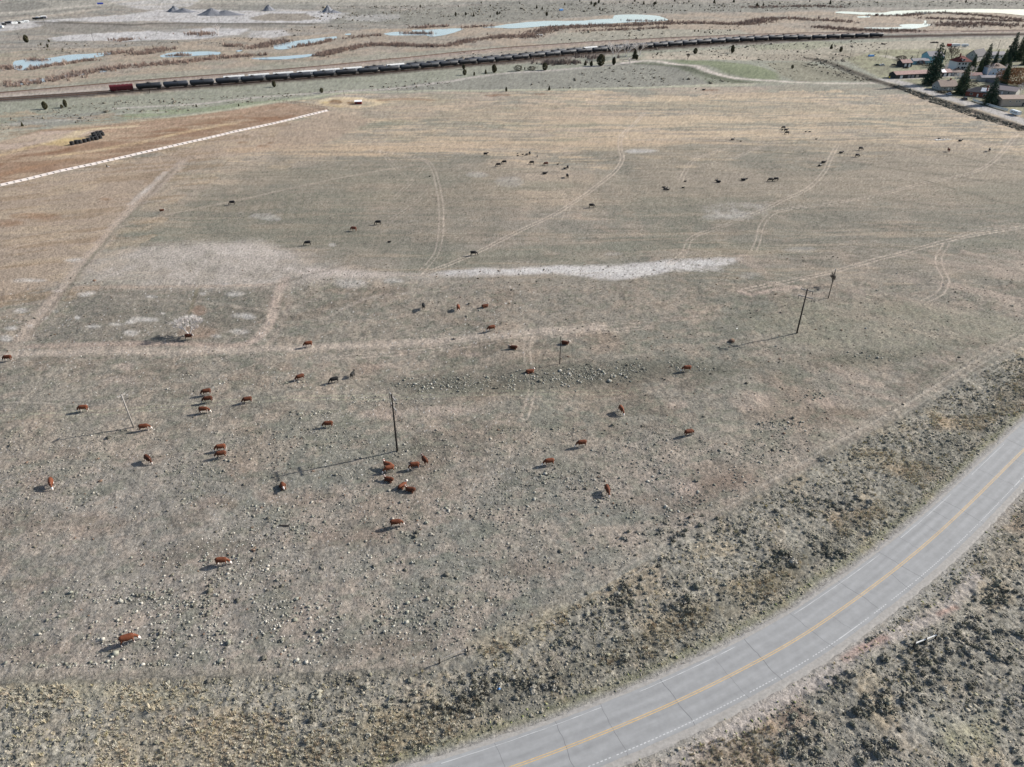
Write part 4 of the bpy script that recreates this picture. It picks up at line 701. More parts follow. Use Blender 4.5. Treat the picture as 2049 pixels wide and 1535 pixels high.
# ------------------------------------------------------------------ cattle: lofted closed pieces fused into one skin
def blend_body(mb, name, voxel=.05, shade=True):
    me = bpy.data.meshes.new(name); me.from_pydata(mb.v, [], mb.f); bm = bmesh.new(); bm.from_mesh(me); bmesh.ops.recalc_face_normals(bm, faces=bm.faces); bm.to_mesh(me); bm.free()
    o = bpy.data.objects.new(name, me); COL.objects.link(o)
    r = o.modifiers.new('r', 'REMESH'); r.mode = 'VOXEL'; r.voxel_size = voxel; r.use_smooth_shade = True
    q = o.modifiers.new('s', 'SMOOTH'); q.factor = .5; q.iterations = 2
    dg = bpy.context.evaluated_depsgraph_get(); out = bpy.data.meshes.new_from_object(o.evaluated_get(dg)); out.name = name
    bpy.data.objects.remove(o); bpy.data.meshes.remove(me); out.polygons.foreach_set('use_smooth', np.ones(len(out.polygons), bool)); return out
def cow_mesh(pose, turn=0.0, white=True):
    mb = MB(); dz = -.60 if pose == 'lie' else 0
    st = [(-1.12, 1.12, .10, .10), (-1.05, 1.14, .22, .26), (-.82, 1.12, .31, .36), (-.45, 1.05, .36, .42), (0, 1.02, .38, .44), (.38, 1.05, .34, .41), (.66, 1.10, .27, .36), (.86, 1.14, .17, .25), (.95, 1.15, .08, .12)]
    mb.tube([(x, 0, z + dz) for x, z, _, _ in st], [(a, b) for _, _, a, b in st], 16)
    ct, snt = math.cos(turn), math.sin(turn)
    def h(x, z, y=0): dx = x - .75; return (.75 + dx * ct - y * snt, dx * snt + y * ct, z + dz)
    if pose == 'graze': neck = [h(.62, 1.12), h(.95, .98), h(1.2, .72), h(1.32, .52)]; head = [h(1.24, .60), h(1.36, .42), h(1.46, .22), h(1.5, .07)]
    elif pose == 'lie': neck = [h(.6, 1.12), h(.9, 1.25), h(1.08, 1.42)]; head = [h(1.0, 1.5), h(1.2, 1.44), h(1.4, 1.32), h(1.52, 1.26)]
    else: neck = [h(.6, 1.12), h(.95, 1.22), h(1.2, 1.36)]; head = [h(1.1, 1.46), h(1.32, 1.40), h(1.55, 1.22), h(1.66, 1.12)]
    mb.tube(neck, [(.19, .30), (.16, .23), (.13, .18), (.12, .15)][:len(neck)], 12); mb.tube(head, [(.14, .14), (.14, .15), (.10, .11), (.08, .08)], 12)
    hc = Vector(head[0])
    for sg in (-1, 1): a = h(head_x(head[0], ct) + .02, head[0][2] - dz + .02, sg * .12); b = h(head_x(head[0], ct) - .02, head[0][2] - dz + .03, sg * .32); mb.tube([a, ((a[0] + b[0]) / 2, (a[1] + b[1]) / 2, a[2] + .02), b], [(.05, .04), (.07, .05), (.03, .03)], 6)
    if pose != 'lie':
        for sg, st_ in ((-1, .10), (1, -.08)):
            mb.tube([(.60, sg * .20, .95), (.60 + st_ * .3, sg * .20, .72), (.60 + st_ * .6, sg * .19, .44), (.59 + st_, sg * .19, .12), (.62 + st_, sg * .19, 0)], [(.13, .16), (.10, .11), .07, .055, .07], 8)
            mb.tube([(-.82, sg * .20, 1.0), (-.78 - st_ * .3, sg * .22, .78), (-.98 - st_ * .6, sg * .20, .46), (-.93 - st_, sg * .19, .12), (-.90 - st_, sg * .19, 0)], [(.16, .24), (.13, .17), .075, .06, .07], 8)
        mb.tube([(-1.1, 0, 1.3), (-1.2, .02, 1.05), (-1.21, .03, .7), (-1.2, .03, .5)], [.05, .045, .045, .065], 6)
        mb.tube([(-.55, 0, .72), (-.6, 0, .58)], [.14, .09], 8)
    else:
        for sg in (-1, 1):
            mb.tube([(.55, sg * .24, .35), (.86, sg * .30, .12), (.55, sg * .32, .06)], [.13, .08, .06], 8)
            mb.tube([(-.75, sg * .30, .35), (-.42, sg * .46, .20), (-.85, sg * .48, .08), (-.5, sg * .5, .06)], [.20, .13, .07, .06], 8)
        mb.tube([(-1.1, 0, .66), (-1.22, .1, .35), (-1.1, .25, .08)], [.05, .045, .05], 6)
    me = blend_body(mb, 'cow_' + pose)
    V = np.zeros(len(me.vertices) * 3, np.float32); me.vertices.foreach_get('co', V); V = V.reshape(-1, 3); C = np.tile(np.array([.105, .034, .016]), (len(V), 1))
    if white:
        wh = np.array([.62, .56, .52]); hd = np.array(head); d = np.min([np.linalg.norm(V - hd[k], axis=1) - .10 for k in (1, 2, 3)] , 0)
        m_ = d < .14
        if pose != 'lie': m_ |= (V[:, 2] < .34) | ((V[:, 2] < .72) & (np.abs(V[:, 1]) < .2) & (V[:, 0] > -.5) & (V[:, 0] < .9)) | ((V[:, 0] < -1.12) & (V[:, 2] < .75))
        else: m_ |= (V[:, 2] < .12)
        nk = np.array(neck[-1]) ; m_ |= (np.linalg.norm(V - (nk - np.array([.06, 0, .16])), axis=1) < .15)
        top = np.array(neck[1]) + np.array([-.1, 0, .18]); m_ |= (np.linalg.norm((V - top) * [1, 2, 1], axis=1) < .14)
        C[m_] = wh
        nose = np.linalg.norm(V - hd[3], axis=1) < .07; C[nose] = [.35, .2, .16]
    color_attr(me, 'coat', C); return me
def head_x(p, ct): return .75 + (p[0] - .75) / max(ct, .2)
M['coat'] = mat('coat', attr='coat', rough=.75, var=.3, scale=2.5, objvar=.45, spec=.2)
pm('coat_black', (.0075, .0070, .0075), rough=.55, var=.2, spec=.3); pm('coat_red', (.10, .032, .018), rough=.8, var=.2, objvar=.3); pm('coat_char', (.010, .010, .010), rough=.8)
CM = {}
for pose in ('graze', 'stand', 'lie'):
    for tn, tv in (('c', .05), ('l', .7), ('r', -.7)):
        me = cow_mesh(pose, tv); me.materials.append(M['coat']); CM[('h', pose, tn)] = me
        for key, mt in (('b', 'coat_black'), ('r', 'coat_red'), ('k', 'coat_char')):
            m2 = me.copy(); m2.materials.clear(); m2.materials.append(M[mt]); CM[(key, pose, tn)] = m2
GRP = {'h': 'brown and white beef cattle in the near pasture', 'b': 'black cattle spread over the far field', 'r': 'reddish cattle spread over the far field', 'k': 'black cattle spread over the far field'}
def cow(px, py, kind, pose, deg, label, head='c', sc=1.0, nm='cow'):
    o = bpy.data.objects.new(nm, CM[(kind, pose, head)]); COL.objects.link(o); o.location = gz(px, py, -.02); o.rotation_euler = (0, 0, math.radians(deg)); o.scale = (sc,) * 3
    o.scale = (sc * 1.02, sc * 1.38, sc * 1.22); tag(o, label, 'cow' if nm == 'cow' else 'calf', GRP[kind])
BW = 'brown cow with a white face '
g_, s_, l_ = 'graze', 'stand', 'lie'
for c in [(17, 722, 'h', g_, 185, 'dark brown cow grazing at the left edge of the picture on the worn track'),
 (168, 823, 'h', g_, 190, 'brown cow grazing alone left of the pale leaning pole'), (291, 862, 'h', g_, 15, BW + 'at the foot of the pale leaning pole'),
 (414, 791, 'h', g_, 200, 'brown cow with a pale back, topmost of three stacked right of the pale pole'), (417, 806, 'h', g_, 195, 'brown cow, middle one of three stacked right of the pale pole'),
 (410, 827, 'h', g_, 5, BW + 'lowest of three right of the pale pole'), (496, 808, 'h', g_, 200, 'dark brown cow grazing alone right of the stack of three cows'),
 (443, 904, 'h', g_, 195, 'brown cow, upper one of a pair grazing side by side below the stack of three'), (444, 918, 'h', g_, 195, 'brown cow, lower one of a pair grazing side by side below the stack of three'),
 (299, 927, 'h', g_, -40, BW + 'grazing towards the viewer below the pale pole'), (106, 975, 'h', g_, -60, 'orange brown cow walking towards the viewer near the left edge, lowest at that side'),
 (380, 679, 'h', s_, 10, 'dark brown cow with white legs standing at the trunk of the bare pale tree', 'r'), (617, 693, 'h', g_, 200, 'brown cow grazing on the long worn track right of the bare pale tree'),
 (601, 762, 'h', g_, 215, BW + 'grazing just left of two black cattle'), (669, 766, 'k', g_, 205, 'black cow grazing nearest the viewer of the whole herd, beside a small black heifer'),
 (706, 753, 'k', s_, 75, 'small black heifer seen end on above the track in the near pasture', 'c', .85), (657, 856, 'h', g_, 190, 'brown cow grazing alone left of the tall dark double arm pole'),
 (983, 664, 'h', g_, 200, 'brown cow grazing on the pale track in the middle, above the reclining cow'), (776, 938, 'h', s_, 155, BW + 'raised, rear of the pair below the tall pole', 'r'),
 (779, 945, 'h', g_, 205, BW + 'lowered, front of the pair below the tall pole'), (778, 963, 'h', l_, 165, BW + 'lying below the pair by the tall pole', 'r'),
 (850, 927, 'h', s_, 120, 'brown cow walking away from the viewer, right of the tall dark pole'), (829, 939, 'h', g_, 190, BW + 'grazing leftwards beside the cow walking away', 'l'),
 (806, 975, 'h', l_, 50, BW + 'lying, left of the lowest two by the pole'), (821, 983, 'h', l_, 170, 'orange brown cow lying lowest of the group by the tall pole', 'r'),
 (567, 978, 'h', l_, -65, BW + 'lying at the tip of the tall pole shadow'), (794, 1056, 'h', g_, 10, BW + 'grazing alone below the group by the tall pole'),
 (447, 1131, 'h', g_, 5, BW + 'grazing in grey brush, lower left of the plank'), (260, 1287, 'h', g_, 25, 'large red brown cow nearest the viewer, in the lower left of the pasture', 'c', 1.08),
 (1027, 700, 'h', l_, 175, 'brown cow lying in the open left of the thin bare pole'), (1131, 690, 'h', l_, -20, 'red brown cow lying close beside the thin bare pole', 'l'), (1061, 745, 'h', l_, 10, BW + 'lying in grey brush below the thin bare pole', 'l'),
 (1373, 743, 'h', g_, 185, 'dark brown cow grazing beside the dark brush band in the middle right'), (1243, 826, 'h', g_, -75, 'brown cow grazing towards the viewer midway between the two tall poles'),
 (1377, 874, 'h', g_, 20, 'orange brown cow grazing rightmost in the near pasture'), (1163, 893, 'h', g_, 190, 'brown cow, upper right one of two grazing leftwards in the lower middle'), (1098, 929, 'h', g_, 190, 'brown cow, lower left one of two grazing leftwards in the lower middle'),
 (1215, 987, 'h', g_, -82, 'orange brown cow seen end on with a broad dark shadow, lowest on the right side'),
 (972, 312, 'b', s_, 15, 'black cow, topmost left of the clustered herd in the far middle field'), (997, 334, 'b', g_, 190, 'black cow, lower left one of the touching pair in the far middle herd'), (1009, 329, 'b', g_, 190, 'black cow, upper right one of the touching pair in the far middle herd'),
 (757, 451, 'b', g_, 190, 'black cow grazing above and right of a small red cow'), (708, 463, 'r', g_, 170, 'small dark red cow grazing between two black cows in the left field'), (616, 491, 'b', g_, 195, 'black cow grazing beside the pale playa on the left'),
 (948, 511, 'b', g_, 10, 'black cow grazing just above the white salt strip'), (848, 617, 'k', s_, -80, 'black cow seen end on left of two brown cows below the salt strip'), (917, 620, 'h', g_, 100, 'light orange cow seen end on between a black cow and a lying cow'), (971, 615, 'h', l_, 20, BW + 'lying right of the light orange cow', 'l'),
 (325, 425, 'h', s_, 20, 'small red cow walking alone near the thin diagonal path', 'c', .8), (465, 409, 'b', g_, 190, 'black cow beside the thin diagonal path in the left field'),
 (1060, 309, 'b', g_, 80, 'black cow seen end on with calves at its feet in the far middle herd'), (1064, 329, 'b', g_, 185, 'black cow standing above the fallen pair of calves, centre of the middle herd'), (1092, 331, 'r', g_, 190, 'dark reddish cow in the middle of the far herd'),
 (1136, 337, 'b', g_, 80, 'black cow seen end on, upper of two at the right of the middle herd'), (1135, 355, 'b', g_, 100, 'black cow seen end on, lower of two at the right of the middle herd'), (1090, 349, 'b', l_, 10, 'black cow lying lowest in the middle herd'), (1184, 415, 'b', g_, 5, 'black cow grazing alone beside the curving two rut track'),
 (1466, 281, 'b', l_, 30, 'black cow lying at the tip of the straw coloured strip'), (1332, 379, 'b', l_, 20, 'black cow lying with calves, leftmost of the right hand herd', 'l'), (1437, 365, 'b', l_, 160, 'black cow lying right of the two lone calves', 'r'), (1487, 361, 'b', l_, 180, 'black cow lying left of the touching standing pair', 'l'),
 (1567, 259, 'b', g_, 190, 'black cow, topmost of the trio in the far right field'), (1572, 265, 'b', s_, 5, 'black cow, middle of the trio in the far right field'), (1574, 270, 'b', g_, 185, 'black cow, lowest of the trio in the far right field'),
 (1722, 300, 'b', g_, 5, 'black cow, upper right one of three in the right field'), (1683, 306, 'b', l_, 10, 'black cow lying left of two standing black cows in the right field'), (1715, 314, 'b', g_, 10, 'black cow, lower right one of three in the right field'),
 (1648, 325, 'b', l_, 5, 'black cow lying, upper of two beside the curving track'), (1641, 331, 'b', l_, 40, 'black cow lying, lower of two beside the curving track'), (1541, 363, 'b', g_, 190, 'black cow, left one of a touching standing pair'), (1552, 362, 'b', g_, 190, 'black cow, right one of a touching standing pair'),
 (1897, 304, 'r', s_, 80, 'dark red cow seen end on below the white litter on the right'), (1979, 303, 'b', s_, 60, 'black cow farthest right in the field'), (1921, 284, 'b', l_, 5, 'black cow lying right of the white litter'), (1408, 181, 'b', l_, 5, 'black cow lying farthest away at the upper fence line')]:
    cow(*c)
for x, y, k, p, d, sc, lb in [(1054, 310, 'b', s_, 10, .5, 'black calf at the feet of the end on cow in the middle herd'), (1046, 309, 'b', l_, 10, .5, 'black calf lying left of the end on cow in the middle herd'), (1036, 307, 'b', l_, 60, .45, 'tiny black calf, upper of two at the left of the end on cow'), (1036, 312, 'b', l_, 0, .5, 'tiny black calf, lower of two at the left of the end on cow'),
  (1075, 314, 'b', s_, 80, .55, 'black calf standing alone right of the end on cow'), (1116, 329, 'b', l_, 0, .5, 'black calf lying right of the dark reddish cow'), (1130, 337, 'b', l_, 10, .6, 'black calf lying against the upper end on cow at the right'),
  (1482, 284, 'b', l_, 0, .5, 'black calf lying right of the cow at the straw strip tip'), (1328, 375, 'b', l_, 0, .6, 'black calf, left of the leftmost lying cow of the right herd'), (1337, 380, 'b', l_, 10, .6, 'black calf, right of the leftmost lying cow of the right herd'), (1371, 363, 'b', l_, 0, .5, 'lone black calf at the end of a faint rut'), (1367, 376, 'b', l_, 0, .55, 'lone black calf below another lone calf'),
  (1434, 361, 'b', l_, 20, .6, 'black calf behind the lying cow right of the lone calves'), (1493, 359, 'b', l_, 0, .6, 'black calf lying right of the cow next to the standing pair'), (1565, 263, 'b', s_, 0, .5, 'black calf beside the trio of black cows'), (1612, 265, 'b', l_, 0, .5, 'black calf, left one of two right of the trio'), (1620, 265, 'b', l_, 0, .55, 'black calf, right one of two right of the trio'),
  (1633, 279, 'b', l_, 0, .5, 'small dark calf lying alone between the trio and the curving track'), (1879, 278, 'b', l_, 0, .6, 'black calf lying on the white litter'), (779, 485, 'b', l_, 0, .55, 'black calf lying alone above the salt strip in the left field'), (860, 353, 'b', l_, 0, .4, 'tiny dark calf beside the long two rut track'), (1392, 179, 'b', l_, 0, .6, 'dark calf near the cow at the upper fence line')]:
    cow(x, y, k, p, d, lb, 'c', sc, 'calf')

# ------------------------------------------------------------------ power poles
def pole(px, py, h, r, label, arms=None, pale=False, braces=True, lean=(0, 0)):
    t = empty('power_pole', gz(px, py), 0); tag(t, label, 'power pole', 'power poles crossing the pasture')
    lx, ly = lean; MB().tube([(0, 0, -.3), (lx * .5, ly * .5, h * .5), (lx, ly, h)], [r, r * .85, r * .65], 10).build('pole', 'wood_pale' if pale else 'wood_dark', t, True)
    for (z, L, az, wid) in arms or []:
        a = math.radians(az); c, s2 = math.cos(a), math.sin(a); cx_, cy_ = lx * z / h, ly * z / h
        o = MB().box((cx_ - s2 * .16, cy_ + c * .16, z), (L, wid, wid * 1.1), r=a).build('crossarm', 'wood_pale', t)
        for q in (-.48, -.18, .48):
            MB().tube([(cx_ + c * L * q - s2 * .16, cy_ + s2 * L * q + c * .16, z + .05), (cx_ + c * L * q - s2 * .16, cy_ + s2 * L * q + c * .16, z + .32)], [.06, .04], 6).build('insulator', 'insulator', o)
        if braces:
            for q in (-.32, .32): MB().tube([(cx_ + c * L * q, cy_ + s2 * L * q, z), (cx_, cy_, z - .9)], .03, 5).build('brace', 'wood_dark', t)
    return t
def hang(t, z, q, az, L=1.0):
    a = math.radians(az); MB().tube([(math.cos(a) * q, math.sin(a) * q, z), (math.cos(a) * q, math.sin(a) * q, z - L)], .07, 6).build('hanging_insulator', 'rubber', t)
t = pole(795, 903, 14.9, .23, 'tall dark power pole with double crossarms near the centre, by the group of brown cattle', [(14.2, 3.4, -62, .24), (11.6, 3.2, -62, .24)], lean=(.1, .0)); hang(t, 14.2, 1.5, 118); hang(t, 11.6, 1.5, 118); hang(t, 11.6, -1.5, 118)
t = pole(1594, 668, 13.8, .24, 'tall dark power pole with two pale crossarms on the right', [(13.3, 3.4, -35, .22), (11.3, 3.9, -35, .22)]); [hang(t, z, q, -35) for z, q in ((13.3, 1.55), (11.3, -1.8), (11.3, 1.8))]
t = pole(268, 856, 8.8, .2, 'pale leaning power pole with one short crossarm on the left', [(8.5, 1.9, 62, .2)], True, False, (-.5, .4))
pole(1120, 727, 8.3, .12, 'thin bare pole standing alone in the middle of the pasture'); pole(1657, 598, 9.7, .13, 'thin dark pole beside the small bare bush on the right', [(9.4, 1.4, 60, .1)], False, False)
t = pole(2235, 478, 14, .24, 'dark power pole just outside the right edge, throwing its shadow into the field', [(13.4, 3.4, -35, .2), (11.4, 3.6, -35, .2)])
for px_, py_, h, lb in ((1771, 117, 9, 'leaning dark utility pole on open ground left of the red roofed shed'), (1832, 126, 9, 'dark utility pole in front of the cyan house'), (1995, 102, 10, 'tall utility pole behind the grey roofed house'), (187, 82, 8, 'thin utility pole over the pale gravel floor at the upper left'), (40, 82, 8, 'thin utility pole left of the junipers at the far upper left'), (689, 192, 3.4, 'short dark post on the dirt road above the red shed'), (1872, 104, 8, 'thin utility pole behind the tall cyan house'), (1701, 112, 6, 'short utility pole in the sagebrush left of the village'), (91, 52, 9, 'thin utility pole beside the parked trailers at the far upper left')):
    x, y, z = gz(px_, py_); t = empty('utility_pole', (x, y, z)); tag(t, lb, 'utility pole', 'poles along the railway and village')
    MB().tube([(0, 0, -.2), (0, 0, h)], [.16, .11], 7).build('pole', 'wood_dark', t); 
    if h > 5: MB().box((0, 0, h - .6), (2.2, .12, .14), r=.5).build('crossarm', 'wood_dark', t)

# ------------------------------------------------------------------ feed bunks
A_ = np.array(G(0, 371)); B_ = np.array(G(656, 223)); Lb = np.linalg.norm(B_ - A_); db = (B_ - A_) / Lb; angb = math.atan2(db[1], db[0]); nb = 66; pitch = Lb / nb
def bunk():
    t = empty('feed_bunk'); w = pitch * .483
    MB().prism([(-.82, 0), (-.68, .42), (-.5, .46), (-.42, .30), (.22, .26), (.38, .80), (.55, .82), (.62, 0)], -w, w).build('trough', 'concrete', t)
    MB().box((pitch * .5, -.12, .35), (.05, 1.2, .6)).tube([(pitch * .5, -.8, 0), (pitch * .5, -.8, .9)], .07, 6).build('fence_post', 'wood_dark', t)
    return t
ORD = ['first', 'second', 'third', 'fourth', 'fifth', 'sixth', 'seventh', 'eighth', 'ninth', 'tenth', 'eleventh', 'twelfth', 'thirteenth', 'fourteenth', 'fifteenth', 'sixteenth', 'seventeenth', 'eighteenth', 'nineteenth']
TENS = {20: 'twent', 30: 'thirt', 40: 'fort', 50: 'fift', 60: 'sixt', 70: 'sevent'}
def ordinal(n):
    if n < 20: return ORD[n - 1]
    t_, u_ = n // 10 * 10, n % 10; return TENS[t_] + ('ieth' if u_ == 0 else 'y ' + ORD[u_ - 1])
for k in range(-2, nb):
    P = A_ + db * pitch * (k + .5); kk_ = nb - k
    o = instance('bunk', bunk, (P[0], P[1], float(zat(P[0], P[1])) - .05), angb)
    tag(o, 'white concrete feed bunk, %s from the red shed end of the row' % ordinal(kk_) if kk_ > 1 else 'white concrete feed bunk ending the long row near the red shed', 'feed bunk', 'concrete feed bunks in a row')
# a thin cable fence over the bunks is below the photo's sight
# ------------------------------------------------------------------ fences
def fence(name, pts, gap, h, label, rails=2, post='wood_dark', rail='wood_dark', r=.07, rr=.03, px=True, group=None):
    P = smooth(GL(pts) if px else pts, 1.0); arc = np.concatenate([[0], np.cumsum(np.linalg.norm(np.diff(P, axis=0), axis=1))]); n = max(2, int(arc[-1] / gap) + 1); n = min(n, 99)
    Q = np.stack([np.interp(np.linspace(0, arc[-1], n), arc, P[:, c]) for c in (0, 1)], 1); z = zat(Q[:, 0], Q[:, 1]); c0 = (Q[0, 0], Q[0, 1], float(z[0])); t = empty(name, c0); tag(t, label, 'fence', group)
    me = None
    for i in range(n):
        if me is None: o = MB().tube([(0, 0, -.2), (0, 0, h)], r, 6).build('post', post, t); me = o.data
        else: o = bpy.data.objects.new('post', me); COL.objects.link(o); o.parent = t
        o.location = (Q[i, 0] - c0[0], Q[i, 1] - c0[1], z[i] - c0[2])
    for k in range(rails):
        hh = h * (k + 1) / (rails + .3); mb = MB()
        for i in range(n - 1): mb.tube([(Q[i, 0] - c0[0], Q[i, 1] - c0[1], z[i] - c0[2] + hh), (Q[i + 1, 0] - c0[0], Q[i + 1, 1] - c0[1], z[i + 1] - c0[2] + hh)], rr, 5, False)
        mb.build('rail' if rr > .02 else 'wire', rail, t)
    return t
fence('pipe_fence', [(655, 221), (610, 211), (567, 207)], 3.0, 1.7, 'brown pipe fence running from the end of the feed bunks to the green strip', 4, 'rust', 'rust', .08, .05)
fence('wire_fence', [(-60, 1364), (110, 1356), (440, 1347), (878, 1331)], 3.6, 1.1, 'thin wire fence along the bottom edge of the pasture', 2, 'wood_dark', 'steel_dark', .032, .005)
fence('wire_fence', [(937, 1312), (1100, 1220), (1400, 1048), (1640, 905), (1800, 812), (2049, 665)], 4.5, 1.1, 'thin wire fence along the diagonal right boundary of the pasture', 2, 'wood_dark', 'steel_dark', .032, .005)
fence('wire_fence', [(1440, 1535), (1535, 1440), (1586, 1412), (1735, 1340), (1776, 1316), (1815, 1300)], 7, 1.1, 'thin wire fence with few posts below the highway on the right', 2, 'wood_dark', 'steel_dark', .05, .006)
fence('wire_fence', [(1870, 1272), (1910, 1256), (1955, 1232), (2060, 1190)], 7, 1.1, 'thin wire fence climbing to the right edge beyond the brace posts', 2, 'wood_dark', 'steel_dark', .05, .006)
t = fence('wood_gate_fence', [(880, 1328), (907, 1321), (936, 1306)], 2.45, 1.25, 'three posts and two rails of the wooden corner brace at the pasture corner', 1, 'wood_dark', 'wood_pale', .11, .06)
t = fence('brace_fence', [(1826, 1298), (1870, 1280)], 2.2, 1.25, 'wooden brace posts with a white top rail in the brush right of the highway', 1, 'wood_dark', 'hopper_white', .12, .10)
x, y, z = gz(569, 1053); o = MB().box((0, 0, .12), (1.9, .24, .16)).box((0.05, -.12, .1), (1.7, .05, .2)).build('wood_plank', 'wood_dark'); o.location = (x, y, z); o.rotation_euler = (0, 0, -.04); tag(o, 'dark old plank lying flat among small stones in the pasture', 'plank')
x, y, z = gz(1473, 659); o = MB().tube([(0, 0, .1), (.5, .45, .1)], .09, 6).build('white_pipe', 'bone'); o.location = (x, y, z); tag(o, 'short white pipe lying on the grass left of the right hand pole', 'pipe')
x, y, z = gz(998, 1384); o = MB().tube([(-.15, 0, .1), (.1, .05, .25), (.22, .1, .12)], [.10, .16, .07], 7).build('litter', 'litter_blue'); o.location = (x, y, z + .25); tag(o, 'small blue piece of litter caught in the sagebrush', 'litter')
mb = MB(); [mb.box((rnd.uniform(-4, 4), rnd.uniform(-1.2, 1.2), .12), (rnd.uniform(.5, 1.6), rnd.uniform(.3, .7), .2), r=rnd.uniform(0, 3)) for _ in range(16)]; o = mb.build('white_litter', 'bone'); o.location = gz(1886, 280); tag(o, 'scattered white debris on the field at the right', 'debris')
x, y, z = gz(214, 334); t = empty('water_trough', (x, y, z)); tag(t, 'small dark standpipe and block below the feed bunks', 'standpipe'); MB().tube([(0, 0, 0), (0, 0, 1.2)], .22, 8).build('pipe', 'rubber', t); MB().box((.5, .2, .15), (.9, .5, .3)).build('block', 'concrete', t)

# ------------------------------------------------------------------ tyre stacks
def tyre_mesh(R, w):
    prof = [(R * .62, -w / 2), (R * .9, -w / 2), (R, -w * .32), (R, w * .32), (R * .9, w / 2), (R * .62, w / 2), (R * .55, w * .3), (R * .55, -w * .3)]; n = 22; V = []; Fq = []
    for i in range(n):
        a = 2 * math.pi * i / n; rr = 1 + (.035 if i % 2 else 0); V += [(p * (rr if 1 < q_ < 4 else 1) * math.cos(a), p * (rr if 1 < q_ < 4 else 1) * math.sin(a), z_) for q_, (p, z_) in enumerate(prof)]
    for i in range(n):
        for k in range(8): Fq.append((i * 8 + k, ((i + 1) % n) * 8 + k, ((i + 1) % n) * 8 + (k + 1) % 8, i * 8 + (k + 1) % 8))
    return V, Fq
def tyres():
    t = empty('tyre_stack'); V, Fq = tyre_mesh(1.15, .62)
    for k in range(3): o = MB().add(V, Fq).build('tyre', 'rubber', t); o.location = (rnd.uniform(-.08, .08), rnd.uniform(-.08, .08), .32 + k * .66); 
    return t
TY = [(145, 290), (154, 288), (161, 287), (170, 285), (178, 283), (186, 281), (194, 280), (201, 277.5), (191, 276), (199, 274), (206, 272), (189, 273), (196, 270.5), (203, 269)]
for k, (a, b) in enumerate(TY):
    o = instance('tyres', tyres, gz(a, b), rnd.uniform(0, 6), rnd.uniform(.92, 1.05)); tag(o, ('stack of big black tyres, %s from the left in the front row' % ordinal(k + 1)) if k < 8 else 'stack of big black tyres, %s from the left behind the front row' % ordinal(k - 7), 'tyre stack', 'stacks of tyres in the feedlot')

